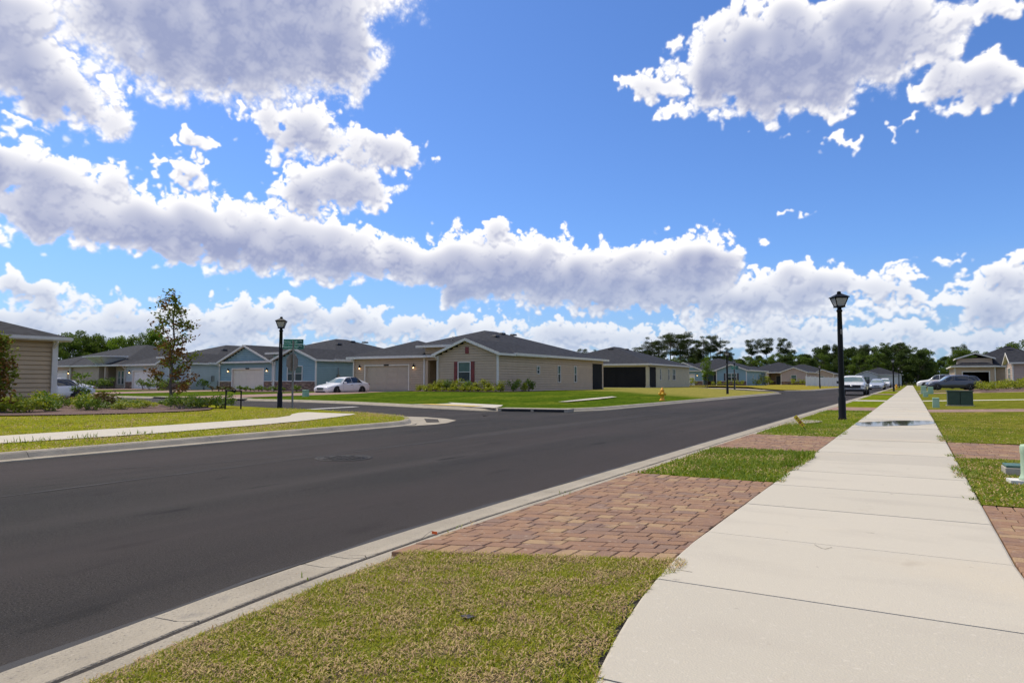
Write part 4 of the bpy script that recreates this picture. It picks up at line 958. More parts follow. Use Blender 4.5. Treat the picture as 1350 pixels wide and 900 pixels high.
def house_E():
    H = House('taupe house with a flared white entry canopy at the far left', (-84.2, 48.2, .25), 0, 'sid_taupe'); EZ = H.EZ; W = 21.0
    Ww = H.wall((-2.9, 1.2), (0, 1.2), 0, EZ, holes=[(.55, 1.05, .55, 2.15), (1.3, 1.8, .55, 2.15)]); H.window(Ww, .55, 1.05, .55, 2.15); H.window(Ww, 1.3, 1.8, .55, 2.15)
    H.wall((-2.9, 3.2), (-2.9, 1.2), 0, EZ, flat=True); Wd = H.wall((-4.6, 3.2), (-2.9, 3.2), 0, EZ, flat=True, holes=[(.4, 1.3, 0, 2.1)]); H.door(Wd, .4, 1.3, 2.1)
    H.wall((-4.6, 0), (-4.6, 3.2), 0, EZ, flat=True); H.wall((-10.8, 0), (-4.6, 0), 0, EZ, flat=True)
    Wg = H.wall((-17.4, -.3), (-10.8, -.3), 0, EZ, flat=True, holes=[(1.0, 5.8, -.1, 2.13)]); H.garage(Wg, 1.0, 5.8, 2.13)
    H.wall((-10.8, -.3), (-10.8, 0), 0, EZ, flat=True)
    H.wall((-W, .6), (-17.4, .6), 0, EZ, flat=True); H.wall((-17.4, .6), (-17.4, -.3), 0, EZ, flat=True); H.wall((0, 1.2), (0, 18), 0, EZ, flat=True); H.wall((-W, 18), (-W, .6), 0, EZ, flat=True); H.wall((0, 18), (-W, 18), 0, EZ, flat=True)
    H.f.box(-W, 0, 1.3, 17.9, -.6, -.001); H.f.box(-17.3, -4.7, .1, 2, -.6, -.002)
    H.corner(-10.8, -.3); c = MB(); c.box(-3.2, -2.9, -.1, .2, -.1, EZ + .2); c.build('column', H.sid, H.root)
    H.hip(-W, 0, 0, 18, EZ, .33); H.hip(-17.4, -10.8, -.3, 7, EZ + .003, .33)
    # flared canopy over the entry: a flat white top carried by outlookers
    m = MB(); m.add([(-6.3, -1.2, 3.92), (-2.0, -1.2, 3.92), (-2.0, 2.2, 3.97), (-6.3, 2.2, 3.97), (-6.3, -1.2, 4.05), (-2.0, -1.2, 4.05), (-2.0, 2.2, 4.15), (-6.3, 2.2, 4.15)], [(0, 3, 2, 1), (4, 5, 6, 7), (0, 1, 5, 4), (1, 2, 6, 5), (2, 3, 7, 6), (3, 0, 4, 7)])
    m.build('entry_canopy', 'white_trim', H.root)
    m = MB(); m.add([(-5.3, .0, EZ + .2), (-3.0, .0, EZ + .2), (-2.3, -1.0, 3.92), (-6.0, -1.0, 3.92), (-5.3, 2.4, EZ + .2), (-3.0, 2.4, EZ + .2), (-2.3, 2.1, 3.92), (-6.0, 2.1, 3.92)], [(0, 1, 2, 3), (1, 5, 6, 2), (4, 0, 3, 7), (5, 4, 7, 6)])
    m.build('canopy_soffit', 'sid_white', H.root)
    m = MB()
    for x in (-5.0, -4.2, -3.4): m.bar((x, -.05, EZ + .25), (x + (x + 4.2) * .8, -1.0, 3.86), .10, .10)
    m.bar((-5.4, -.08, EZ + .22), (-2.9, -.08, EZ + .22), .12, .16); m.build('canopy_bracket', 'white_trim', H.root)
    H.finish([(-8, 6.5, 4.95, 0, 1), (-12, 6.5, 4.95, 0, 1)]); return H
hE = house_E()

def house_B():
    H = House('khaki house with a deep black screened porch facing the yard', (-27.6, 80.0, .36), 0, 'sid_olive', lap=.2); EZ = H.EZ; W = 15.0; D = 17.5
    holes = [(4.2, 4.65, 1.0, 2.35), (7.6, 8.05, 1.0, 2.35), (9.5, 10.7, 1.0, 2.35)]
    Ws = H.wall((0, 2.7), (0, D), 0, EZ, flat=True, holes=[(h[0] - 2.7, h[1] - 2.7, h[2], h[3]) for h in holes])
    for h in holes: H.window(Ws, h[0] - 2.7, h[1] - 2.7, h[2], h[3], fw=.07, panes=2 if h[1] - h[0] > 1 else 1)
    H.wall((-9.5, 2.7), (0, 2.7), 0, EZ, flat=True); H.wall((-W, 0), (-9.5, 0), 0, EZ, flat=True); H.wall((-W, D), (-W, 0), 0, EZ, flat=True); H.wall((0, D), (-W, D), 0, EZ, flat=True)
    m = MB(); m.box(-9.4, -.3, -.05, -.02, .12, EZ - .22); m.box(-.05, -.02, .3, 2.7, .12, EZ - .22); m.build('screen', 'screen', H.root)
    m = MB()
    for x in (-7.4, -5.6, -4.2): m.box(x - .03, x + .03, -.07, -.015, .1, EZ - .2)
    m.box(-9.4, -.3, -.07, -.015, .04, .12); m.build('screen_frame', 'black', H.root)
    m = MB(); m.box(-5.4, -2.6, 2.60, 2.68, .02, 2.2); m.build('sliding_door', 'glass', H.root)
    for (x, y) in ((-.36, .0), (-9.6, .0)): c = MB(); c.box(x, x + .36, y - .06, y + .30, .22, EZ - .02); c.box(x - .04, x + .40, y - .10, y + .34, -.15, .22); c.build('column', 'sid_olive', H.root)
    b = MB(); b.box(-9.5, 0, -.04, .24, EZ - .22, EZ - .004); b.box(-.24, 0, .24, 2.7, EZ - .22, EZ - .005); b.build('beam', 'sid_olive', H.root)
    H.f.box(-W, .01, -.08, D, -.6, .04)
    r0, r1 = H.hip(-W, 0, 0, D, EZ, .325)
    H.finish([(r0[0] + .1, r0[1] - 1.3, r0[2] - .42, 0, 1), (r0[0] + 1.2, r0[1] + 1.8, r0[2] - .38, 1, 0)]); return H
hB = house_B()

# the house at the far left: side wall, eave with gutter, downspout
def house_L():
    H = House('tan lap-sided house with white gutter and downspout at the left edge', (-33.7, 16.3, .22), 0, 'sid_tan2', lap=.20); EZ = 2.72; H.EZ = EZ
    H.wall((0, -17), (0, 0), 0, EZ); H.wall((0, 0), (-14, 0), 0, EZ, flat=True); H.wall((-14, 0), (-14, -17), 0, EZ, flat=True); H.wall((-14, -17), (0, -17), 0, EZ, flat=True)
    H.f.box(-14, .03, -17, .0, -.6, .02); H.corner(0.0, 0.0, w=.2)
    H.hip(-14, 0, -17, 0, EZ, .36, oh=.45); H.gable(-14, -8, -17, -12, EZ, .36)
    H.gable(-1.5, -.1, -7.5, -3.5, EZ + .3, .2, oh=.2)
    H.downspout(.02, -.12, 1, 0, EZ); H.finish([]); 
    g = MB(); g.box(.47, .60, -17.4, .48, EZ + .03, EZ + .16); g.build('gutter', 'white_trim', H.root)
    return H
hL = house_L()
# next block along the left of the street
hN1 = ranch('blue house with grey shutters beyond the second lamp pair', (-26.6, 131.6, .36), 'sid_blue', stone=True, shutter='shutter_dark', frontwin=(0, 'double'), garage_gable=True, gm='white_gar', lanai=False, attic=False, tower=False)
m = MB(); m.box(-.05, .02, 14.5, 18.6, .05, 2.5); m.build('screen', 'screen', hN1.root); m = MB(); m.box(-.1, .3, 18.6, 19.0, 0, 2.75); m.build('column', 'white_trim', hN1.root)
hN2 = ranch('rosy tan house with one gable window in front of the white fence', (-20.6, 167.0, .36), 'sid_pink', shutter=None, stone=True, gm='white_gar', lanai=False, attic=False, tower=False)
hN3 = ranch('low tan house beyond the white vinyl fence', (-18.5, 205.0, .36), 'sid_taupe', shutter=None, stone=False, gm='white_gar', lanai=True, attic=False, tower=False, W=20)
hN4 = ranch('grey blue house second beyond the rosy tan one', (-34.0, 168.0, .36), 'sid_grey', shutter=None, gm='white_gar', lanai=False, attic=False, tower=False)
# closing the view at the end of the street
def house_X():
    H = House('pale grey house closing the far end of the street', (-2.8, 228.0, .3), 0, 'sid_white', lap=.3); EZ = H.EZ; W = 11.5
    Wf = H.wall((-W, 0), (-W + 5.5, 0), 0, EZ + 1.0, prof=lambda z: (max(0, (z - EZ) / .38), 5.5 - max(0, (z - EZ) / .38)), holes=[(2, 3.4, .9, 2.2)]); H.window(Wf, 2, 3.4, .9, 2.2, panes=2)
    Wg = H.wall((-W + 5.5, 1.5), (0, 1.5), 0, EZ, holes=[(.7, 5.3, -.1, 2.13)]); H.garage(Wg, .7, 5.3, 2.13, lamps=False, plate=False)
    H.wall((-W + 5.5, 1.5), (-W + 5.5, 0), 0, EZ); H.wall((0, 1.5), (0, 14), 0, EZ); H.wall((-W, 14), (-W, 0), 0, EZ); H.wall((0, 14), (-W, 14), 0, EZ)
    H.f.box(-W, 0, 1.6, 13.9, -.5, 0); H.hip(-W, 0, 1.5, 14, EZ, .36); H.gable(-W, -W + 5.5, 0, 6, EZ, .38); H.finish([]); return H
hX = house_X()
# right-hand row, fronts facing the street
RZ = -PI / 2
rl = [('rosy tan house nearest on the right, its white corner board at the picture edge', 93.0, 'sid_pink', False, 9.6), ('pale grey house third along the right', 136.0, 'sid_grey', False, 7.0),
      ('khaki house fourth along the right', 157.5, 'sid_olive', False, 7.6), ('slate blue house at the far end of the right-hand row', 179.0, 'sid_blue', False, 8.0)]
def house_R2():
    H = House('tan house with broad dark roof and open dark garage behind the grey wagon', (5.2, 114.0, .34), 0, 'sid_tan'); EZ = H.EZ
    Wg = H.wall((0, 0), (4.6, 0), 0, EZ, holes=[(.9, 3.9, -.1, 2.1)]); H.garage(Wg, .9, 3.9, 2.1, open_=True, lamps=False, plate=False)
    H.wall((4.6, 0), (4.6, 1.4), 0, EZ); H.wall((4.6, 1.4), (13.5, 1.4), 0, EZ); H.wall((13.5, 1.4), (13.5, 16), 0, EZ); H.wall((13.5, 16), (0, 16), 0, EZ)
    Wf = H.wall((0, 16), (0, 0), 0, EZ, holes=[(4, 5.6, .9, 2.2)]); H.window(Wf, 4, 5.6, .9, 2.2, panes=2)
    H.f.box(.02, 4.5, .02, 3, -.6, 0); H.f.box(.02, 13.4, 1.5, 15.9, -.6, -.002)
    for (x, y) in ((0, 0), (4.6, 0), (0, 16)): H.corner(x, y)
    H.hip(0, 13.5, 1.4, 16, EZ, .42); H.hip(0, 4.6, 0, 8, EZ - .006, .36, oh=.46)
    H.wall((.5, .9), (4.4, .9), EZ + .2, EZ + 1.25); H.wall((.5, 5), (.5, .9), EZ + .2, EZ + 1.25); H.gable(.5, 4.4, .9, 7, EZ + 1.15, .34)
    H.finish([(6.75, 6.6, 5.7, 0, 1)]); return H
hR2 = house_R2()
for lb, yy, sd, og, xx in rl:
    hh = ranch(lb, (xx, yy, .34), sd, rz=RZ, shutter=None, stone=(yy > 100), frontwin=(0, 'double'), gm='white_gar', lanai=False, garage_gable=(yy > 130), openg=og)
# ------------------------------------------------------------------ vehicles
def catmull(P, t):
    n = len(P) - 1; i = min(n - 1, max(0, int(t))); f = t - i
    p0 = P[max(0, i - 1)]; p1 = P[i]; p2 = P[i + 1]; p3 = P[min(n, i + 2)]
    m1 = (p2 - p0) * .42; m2 = (p3 - p1) * .42
    f2 = f * f; f3 = f2 * f
    return (2 * f3 - 3 * f2 + 1) * p1 + (f3 - 2 * f2 + f) * m1 + (-2 * f3 + 3 * f2) * p2 + (f3 - f2) * m2
class Car:
    """lofted car; local +X is the front end at x = 0, the body runs to -L; stations: (x, z bottom, z belt, z top, half width, half width of the roof)"""
    def __init__(s, label, cat, loc, rz, paint, st, wheels, wr_=.33, track=.80, name='parked_car', group=None):
        s.root = thing(name, label, cat, loc, rz, group); s.st = st; s.paint = paint
        s.rows = []
        for (x, zb, zl, zt, w, wt) in st:
            zm = zb + (zl - zb) * .5
            s.rows.append(np.array([(-x, w * .80, zb), (-x, w * .97, zb + (zl - zb) * .22), (-x, w, zm), (-x, w * .975, zl - (zl - zb) * .12), (-x, w * .93, zl), (-x, wt + (w * .93 - wt) * .12, zt - (zt - zl) * .14), (-x, wt * .80, zt), (-x, 0, zt + .015)]))
        s.rows = np.array(s.rows); b = MB(); nu = (len(st) - 1) * 5; nv = 21
        s.nu = len(st) - 1
        G = [[s.S(s.nu * i / nu, 7 * j / nv) for j in range(nv + 1)] for i in range(nu + 1)]
        for sg in (1, -1):
            vs = [(p[0], p[1] * sg, p[2]) for r in G for p in r]; m = nv + 1
            b.add(vs, [(i * m + j, i * m + j + 1, (i + 1) * m + j + 1, (i + 1) * m + j) for i in range(nu) for j in range(nv)], 0, True)
            for i in (0, nu): b.add([(p[0], p[1] * sg, p[2]) for p in G[i]] + [(G[i][0][0], 0, G[i][0][2])], [tuple(range(m + 1))])
        fl = [(-x, 0) for (x, *_r) in st]
        b.box(-st[-2][0], -st[1][0], -.7, .7, st[3][1] + .02, st[3][1] + .05)
        o = b.build('body', paint, s.root); s.body = o
        bm = bmesh.new(); bm.from_mesh(o.data); bmesh.ops.remove_doubles(bm, verts=bm.verts, dist=.002); bmesh.ops.recalc_face_normals(bm, faces=bm.faces[:]); bm.to_mesh(o.data); bm.free()
        for wx in wheels:
            for sg in (1, -1):
                y = track * sg
                a = MB(); pts = [(-wx + (wr_ + .075) * math.cos(t), (wr_) + (wr_ + .075) * math.sin(t)) for t in [PI * k / 14 for k in range(-1, 16)]]
                yo = sg * (s.wid(wx) + .004)
                a.add([(-wx, yo, wr_)] + [(p, yo, q) for p, q in pts], [(0, k, k + 1) for k in range(1, len(pts))]); a.build('wheel_arch', 'trimblack', s.root)
                tr = MB(); w2 = .11; yc = sg * (s.wid(wx) - .085)
                tr.lathe([(wr_ * .62, -w2), (wr_ * .94, -w2), (wr_, -w2 * .7), (wr_, w2 * .7), (wr_ * .94, w2), (wr_ * .62, w2)], 24, (-wx, yc, wr_), 'Y'); t = tr.build('wheel', 'tyre', s.root)
                rm = MB(); rm.lathe([(.02, .0), (wr_ * .64, .0), (wr_ * .66, .02), (wr_ * .60, .03)], 20, (-wx, yc + sg * (w2 - .03) - .01, wr_), 'Y', 0)
                for k in range(5):
                    an = 2 * PI * k / 5 + .3; rm.bar((-wx + .03 * math.cos(an), yc + sg * (w2 + .004), wr_ + .03 * math.sin(an)), (-wx + wr_ * .60 * math.cos(an), yc + sg * (w2 + .0), wr_ + wr_ * .60 * math.sin(an)), .06, .02, 0)
                rm.build('rim', 'rim', t)
    def wid(s, x):
        return float(np.interp(x, [q[0] for q in s.st], [q[4] for q in s.st]))
    def S(s, u, v):
        u = max(0, min(s.nu - 1e-6, u)); v = max(0, min(7 - 1e-6, v)); i = int(u)
        k = range(max(0, i - 1), min(s.nu, i + 2) + 1)
        rows = [catmull(s.rows[j], v) for j in k]; return catmull(rows, u - k[0])
    def patch(s, name, m, quad, sides=(1, -1), off=.006, n=(8, 5), parent=None, join=False):
        """quad: four (u, v) corners on the skin: bottom-front, bottom-rear, top-rear, top-front"""
        mbs = []
        mb = MB()
        for sg in sides:
            if not join: mb = MB()
            vs = []
            for j in range(n[1] + 1):
                for i in range(n[0] + 1):
                    a = i / n[0]; b = j / n[1]
                    u = (quad[0][0] * (1 - a) + quad[1][0] * a) * (1 - b) + (quad[3][0] * (1 - a) + quad[2][0] * a) * b
                    v = (quad[0][1] * (1 - a) + quad[1][1] * a) * (1 - b) + (quad[3][1] * (1 - a) + quad[2][1] * a) * b
                    p = s.S(u, v); du = s.S(u + .02, v) - s.S(u - .02, v); dv = s.S(u, v + .02) - s.S(u, v - .02); nn = np.cross(du, dv); ln = np.linalg.norm(nn)
                    nn = nn / ln if ln > 1e-9 else np.array((0, 1, 0)); 
                    if nn[2] < -.2 or (abs(nn[2]) < .2 and nn[1] < 0 and abs(nn[1]) > .3): nn = -nn
                    if v > 6.5 and nn[2] < 0: nn = -nn
                    p = p + nn * off; vs.append((p[0], p[1] * sg, p[2]))
            m_ = n[0] + 1; mb.add(vs, [(j * m_ + i, j * m_ + i + 1, (j + 1) * m_ + i + 1, (j + 1) * m_ + i) for j in range(n[1]) for i in range(n[0])], 0, True)
            if not join: mbs.append(mb)
        if join: mbs = [mb]
        return [q.build(name, m, parent or s.root) for q in mbs]
    def box(s, name, m, x0, x1, y0, y1, z0, z1, bev=.015, parent=None):
        b = MB(); b.cbox(((x0 + x1) / 2, (y0 + y1) / 2, (z0 + z1) / 2), (abs(x1 - x0), abs(y1 - y0), abs(z1 - z0)), bev=min(bev, abs(x1 - x0) * .4, abs(z1 - z0) * .4, abs(y1 - y0) * .4)); return b.build(name, m, parent or s.root)
    def mirrors(s, x, z, w):
        for sg in (1, -1): s.box('mirror', s.paint, -x - .08, -x + .08, sg * w, sg * (w + .20), z, z + .13, bev=.04)

SEDAN = [(.00, .34, .52, .58, .60, .42), (.10, .22, .60, .68, .78, .58), (.55, .18, .74, .80, .90, .72), (1.30, .18, .84, .93, .925, .76), (1.60, .18, .88, 1.06, .925, .72), (2.25, .18, .91, 1.38, .925, .60), (2.75, .18, .92, 1.455, .925, .58), (3.35, .18, .935, 1.44, .925, .58),
         (4.05, .18, .96, 1.18, .915, .66), (4.45, .20, .96, 1.02, .89, .70), (4.78, .30, .90, .96, .82, .62), (4.86, .42, .74, .80, .74, .55)]
def sedan(label, loc, rz, paint='carwhite', kind='sedan', group=None, fancy=True):
    c = Car(label, 'car', loc, rz, paint, SEDAN, (.93, 3.78), .33, .78, group=group)
    c.patch('windscreen', 'windscreen', [(3.35, 7.0), (4.75, 7.0), (4.65, 5.6), (3.45, 4.85)], n=(8, 6), join=True)
    c.patch('rear_window', 'carglass', [(7.25, 7), (8.35, 7), (8.25, 5.2), (7.35, 5.7)], n=(6, 6), join=True)
    c.patch('side_window', 'carglass', [(3.95, 4.15), (5.85, 4.15), (5.85, 5.45), (4.85, 5.45)])
    c.patch('side_window', 'carglass', [(5.93, 4.15), (7.7, 4.15), (7.25, 5.35), (5.93, 5.45)])
    for u in (4.02, 5.89, 7.55): c.patch('door_seam', 'trimblack', [(u, 1.2), (u + .02, 1.2), (u + .02, 4.1), (u, 4.1)], n=(1, 6), off=.003)
    if fancy:
        c.patch('headlight', 'lamplens', [(1.05, 3.0), (2.0, 3.35), (1.9, 3.95), (1.0, 3.8)], n=(5, 3)); c.patch('tail_light', 'taillens', [(9.6, 2.9), (10.7, 2.8), (10.8, 3.7), (9.5, 3.75)], n=(5, 3))
        g = c.box('grille', 'chrome', .035, -.04, -.34, .34, .40, .62, .02)
        for k in range(6): c.box('bar', 'trimblack', .045, .0, -.31 + k * .105, -.25 + k * .105, .43, .59, .004, parent=g)
        c.box('lower_grille', 'trimblack', -.02, -.12, -.55, .55, .22, .31, .02)
        c.mirrors(1.75, .93, .90)
        for sg in (1, -1):
            for x in (2.55, 3.5): c.box('door_handle', paint if paint != 'carwhite' else 'chrome', -x - .1, -x + .1, sg * .90, sg * .935, .80, .83, .006)
    c.box('licence_plate', 'plate', -4.84, -4.875, -.17, .17, .52, .66, .004)
    return c
# white saloon on the drive of the tan corner house, nose to the street
sedan('white four-door car parked nose out on the brick drive of the tan corner house', (-40.3, 38.9, .03), -PI / 2)
sedan('older white saloon on the left-hand drive seen side-on with its red tail lamp showing', (-42.6, 17.7, .0), -PI / 2).root.scale = (1, 1, .88)
sedan('second white car mostly hidden behind the older white saloon and the house corner', (-45.6, 16.9, .0), -PI / 2).root.scale = (1, 1, .88)
sedan('pale silver car parked at the kerb far down the street', (-4.15, 103.0, .0), -PI / 2, 'carsilver', fancy=True)

SUV = [(.00, .42, .62, .70, .66, .5), (.12, .28, .74, .84, .84, .66), (.50, .24, .90, .98, .92, .76), (1.15, .24, .98, 1.08, .95, .78), (1.45, .24, 1.02, 1.22, .95, .74), (2.0, .24, 1.05, 1.62, .95, .66), (2.6, .24, 1.06, 1.72, .95, .65), (3.6, .24, 1.08, 1.72, .95, .65), (4.35, .24, 1.10, 1.64, .94, .64),
       (4.62, .28, 1.10, 1.30, .90, .68), (4.80, .36, 1.02, 1.08, .84, .66), (4.86, .48, .80, .86, .76, .6)]
def suv(label, loc, rz, paint, s=1.0, cat='car'):
    c = Car(label, cat, loc, rz, paint, SUV, (.92, 3.75), .36, .80)
    c.patch('windscreen', 'windscreen', [(3.3, 7.0), (4.8, 7.0), (4.7, 5.6), (3.45, 4.9)], n=(8, 6), join=True)
    c.patch('side_window', 'carglass', [(3.95, 4.15), (5.75, 4.15), (5.75, 5.5), (4.85, 5.5)]); c.patch('side_window', 'carglass', [(5.83, 4.15), (7.0, 4.15), (7.0, 5.5), (5.83, 5.5)]); c.patch('side_window', 'carglass', [(7.08, 4.15), (8.35, 4.2), (8.0, 5.4), (7.08, 5.5)])
    c.patch('rear_window', 'carglass', [(8.3, 7), (9.0, 7), (8.95, 5.2), (8.3, 5.6)], n=(4, 6), join=True)
    c.patch('headlight', 'lamplens', [(1.05, 3.2), (1.95, 3.4), (1.9, 3.95), (1.0, 3.85)], n=(5, 3)); c.patch('tail_light', 'taillens', [(8.9, 3.0), (10.5, 3.0), (10.6, 3.9), (8.8, 4.3)], n=(5, 3))
    c.box('grille', 'trimblack', .03, -.05, -.42, .42, .50, .72, .02); c.mirrors(1.65, 1.08, .93)
    for sg in (1, -1): c.box('sill_trim', 'trimblack', -3.2, -1.5, sg * .92, sg * .955, .24, .36, .01)
    c.root.scale = (s, s, s); return c
suv('steel grey family wagon nosed towards the sidewalk on the right-hand drive', (1.15, 81.5, .26), PI + .14, 'cargrey', .98).root.scale = (.98, .98, .84)
suv('dark red car half hidden behind the grey wagon', (1.5, 90.0, .28), PI + .1, 'carred', .9)
suv('white wagon farther along the right-hand drives with its nose by the sidewalk', (.45, 98.5, .26), PI, 'carwhite', .98)
suv('small white van parked before the pale house at the end of the street', (-4.6, 150, .0), -PI / 2, 'carwhite', 1.0)

PICK = [(.00, .50, .80, .90, .80, .62), (.08, .38, .98, 1.06, .90, .74), (.55, .36, 1.06, 1.15, .97, .82), (1.15, .36, 1.10, 1.20, .99, .84), (1.40, .36, 1.12, 1.34, .99, .80), (1.95, .36, 1.14, 1.78, .99, .70), (2.5, .36, 1.15, 1.83, .99, .69), (3.15, .36, 1.15, 1.80, .99, .69), (3.38, .36, 1.15, 1.30, .99, .80), (3.55, .36, 1.14, 1.18, .99, .86), (4.6, .40, 1.14, 1.18, .99, .86), (5.5, .44, 1.14, 1.18, .98, .86), (5.58, .50, 1.05, 1.10, .95, .8)]
c = Car('white pickup truck with black grille parked at the kerb behind the nearest lamp post', 'pickup truck', (-4.22, 61.0, -.02), -PI / 2, 'carwhite', PICK, (.98, 4.55), .40, .84, name='pickup_truck')
c.patch('windscreen', 'windscreen', [(3.4, 7.0), (4.8, 7.0), (4.7, 5.6), (3.5, 4.9)], n=(8, 6), join=True); c.patch('side_window', 'carglass', [(4.0, 4.15), (5.8, 4.15), (5.8, 5.5), (4.9, 5.5)]); c.patch('side_window', 'carglass', [(5.9, 4.15), (7.0, 4.15), (7.0, 5.45), (5.9, 5.5)])
g = c.box('grille', 'trimblack', .03, -.04, -.66, .66, .68, .98, .03); c.box('bumper', 'trimblack', .10, -.08, -.96, .96, .38, .62, .05)
bd = MB(); bd.lathe([(.09, 0), (.09, .02)], 12, (.035, 0, .86), 'X'); bd.build('badge', 'chrome', g)
for sg in (1, -1): c.box('headlight', 'lamplens', .0, -.12, sg * .68, sg * .90, .76, .98, .03); c.box('mirror', 'trimblack', -1.75, -1.62, sg * .98, sg * 1.22, 1.10, 1.34, .03)
c.root.scale = (1, 1.0, .88)

# ------------------------------------------------------------------ street furniture
def street_lamp(label, loc, rz=0.0):
    t = thing('street_lamp', label, 'street lamp', loc, rz, 'black lantern lamp posts along the streets')
    m = MB(); m.lathe([(.120, -.05), (.120, .03), (.105, .06), (.105, .62), (.085, .68), (.080, 1.2), (.075, 2.6), (.066, 3.18), (.085, 3.20), (.085, 3.24), (.06, 3.27), (.06, 3.34)], 16); m.build('pole', 'black', t)
    m = MB(); m.box(-.02, .02, -.088, -.078, 2.52, 2.66); m.build('access_plate', 'galv', t)
    l = MB()      # tapered four-sided cage
    b, tp, z0, z1 = .105, .185, 3.36, 3.60
    l.box(-b - .02, b + .02, -b - .02, b + .02, 3.32, 3.365)
    for sx in (1, -1):
        for sy in (1, -1): l.bar((sx * b, sy * b, z0 - .01), (sx * tp, sy * tp, z1), .022)
    for sx in (1, -1): l.bar((sx * tp, -tp, z1), (sx * tp, tp, z1), .022); l.bar((-tp, sx * tp, z1), (tp, sx * tp, z1), .022)
    h = l.build('lantern_frame', 'black', t)
    g = MB()
    for k in range(4):
        R = Matrix.Rotation(k * PI / 2, 3, 'Z'); q = [(-b + .01, -b, z0), (b - .01, -b, z0), (tp - .01, -tp, z1), (-tp + .01, -tp, z1)]
        g.add([R @ Vector(p) for p in q] + [R @ (Vector(p) + Vector((0, .006, 0))) for p in q], [(0, 1, 2, 3), (7, 6, 5, 4), (0, 4, 5, 1), (2, 6, 7, 3)])
    g.build('glass_pane', 'lampglass', h)
    bb = MB(); bb.lathe([(.03, 3.36), (.05, 3.42), (.045, 3.52), (.015, 3.56)], 10); bb.build('lamp_bulb', 'lampglass', h)
    r = MB(); r.add([(-.22, -.22, 3.61), (.22, -.22, 3.61), (.22, .22, 3.61), (-.22, .22, 3.61), (-.22, -.22, 3.635), (.22, -.22, 3.635), (.22, .22, 3.635), (-.22, .22, 3.635), (-.055, -.055, 3.735), (.055, -.055, 3.735), (.055, .055, 3.735), (-.055, .055, 3.735)],
        [(3, 2, 1, 0), (0, 1, 5, 4), (1, 2, 6, 5), (2, 3, 7, 6), (3, 0, 4, 7), (4, 5, 9, 8), (5, 6, 10, 9), (6, 7, 11, 10), (7, 4, 8, 11), (8, 9, 10, 11)])
    r.lathe([(.058, 3.73), (.058, 3.79), (.03, 3.81)], 10); r.build('lantern_roof', 'black', t)
    return t
L0 = street_lamp('tallest black lamp post, standing on the verge before the white pickup', (-1.66, 20.5, .095), math.radians(28)); L0.scale = (.91, .91, .91)
lamps = [('black lamp post on the left corner lawn beside the street name sign', (-20.65, 17.9, .10), 40), ('black lamp post beyond the fire hydrant, nearer of the pair before the blue house', (-12.8, 56.0, .12), 0), ('black lamp post behind the nearer one of the pair before the blue house', (-18.4, 84.2, .25), 0),
         ('black lamp post before the white vinyl fence', (-12.1, 113.0, .12), 0), ('black lamp post on the verge beside the sidewalk beyond the pickup', (-1.75, 84.0, .10), 0), ('farthest lamp post left of the street before the wood', (-12.0, 168.0, .12), 0),
         ('black lamp post farther along the sidewalk verge, third from the camera', (-1.95, 132.0, .10), 0), ('black lamp post fourth along the sidewalk verge', (-1.95, 172.0, .10), 0), ('thin lamp post before the rosy tan house', (-14.4, 134.0, .2), 0)]
for lb, loc, a in lamps: dup(L0, loc, math.radians(a), lb)

def name_sign(label, loc, rz_blades, rz_stop, words, names=True):
    t = thing('stop_sign', label, 'street sign', loc, 0, 'stop signs seen from behind'); t.scale = (.93, .93, .93)
    m = MB(); m.cbox((0, 0, 1.35), (.055, .055, 2.8)); m.build('post', 'galv', t)
    R = Matrix.Rotation(rz_stop, 4, 'Z')
    m = MB(); r = .38 / math.cos(PI / 8); o = [(.035, r * .92 * math.cos(PI / 8 + k * PI / 4), 1.86 + r * .92 * math.sin(PI / 8 + k * PI / 4)) for k in range(8)]
    vs = [R @ Vector(p) for p in o] + [R @ (Vector(p) + Vector((.008, 0, 0))) for p in o]; m.add(vs, [tuple(range(8)), tuple(range(15, 7, -1))] + [(k, (k + 1) % 8, 8 + (k + 1) % 8, 8 + k) for k in range(8)]); m.build('stop_plate', 'signback', t)
    m = MB(); vs = [R @ (Vector(p) + Vector((.0095, 0, 0))) for p in o]; vs = [Vector((v.x, v.y, v.z)) for v in vs]; m.add(vs, [tuple(range(8))]); m.build('stop_face', 'shutter_red', t)
    for k, (a, wd) in enumerate(zip(rz_blades, words)):
        z = 2.50 + .205 * (1 - k); A = Matrix.Translation((0, 0, z)) @ Matrix.Rotation(a, 4, 'Z')
        m = MB(); m.box(-.41, .41, -.004, .004, -.10, .10); m.v = [tuple(A @ Vector(v)) for v in m.v]; b = m.build('name_blade', 'signgreen', t)
        m = MB(); m.box(.17, .39, -.0055, .0055, -.085, .085); m.v = [tuple(A @ Vector(v)) for v in m.v]; m.build('emblem_panel', 'signblue', b)
        for sgn in (1, -1):
            F = A @ Matrix.Translation((-.12 * sgn, -.006 * sgn, -.005)) @ Matrix.Rotation(0 if sgn > 0 else PI, 4, 'Z') @ Matrix.Rotation(PI / 2, 4, 'X')
            text_mesh(wd[0], .13, 'street_name', 'signwhite', b, F)
            F = A @ Matrix.Translation((.28 * sgn, -.008 * sgn, .03)) @ Matrix.Rotation(0 if sgn > 0 else PI, 4, 'Z') @ Matrix.Rotation(PI / 2, 4, 'X')
            text_mesh(wd[1], .07, 'street_suffix', 'signwhite', b, F)
    m = MB(); m.cbox((0, 0, 2.69), (.07, .07, .06)); m.build('bracket', 'galv', t)
    return t
name_sign('grey octagon sign back under two green street name blades on the left corner', (-20.25, 18.15, .10), (math.radians(30), math.radians(36)), PI + .15, (('Stone Leaf', 'Way'), ('Meadow Sail', 'Way')))
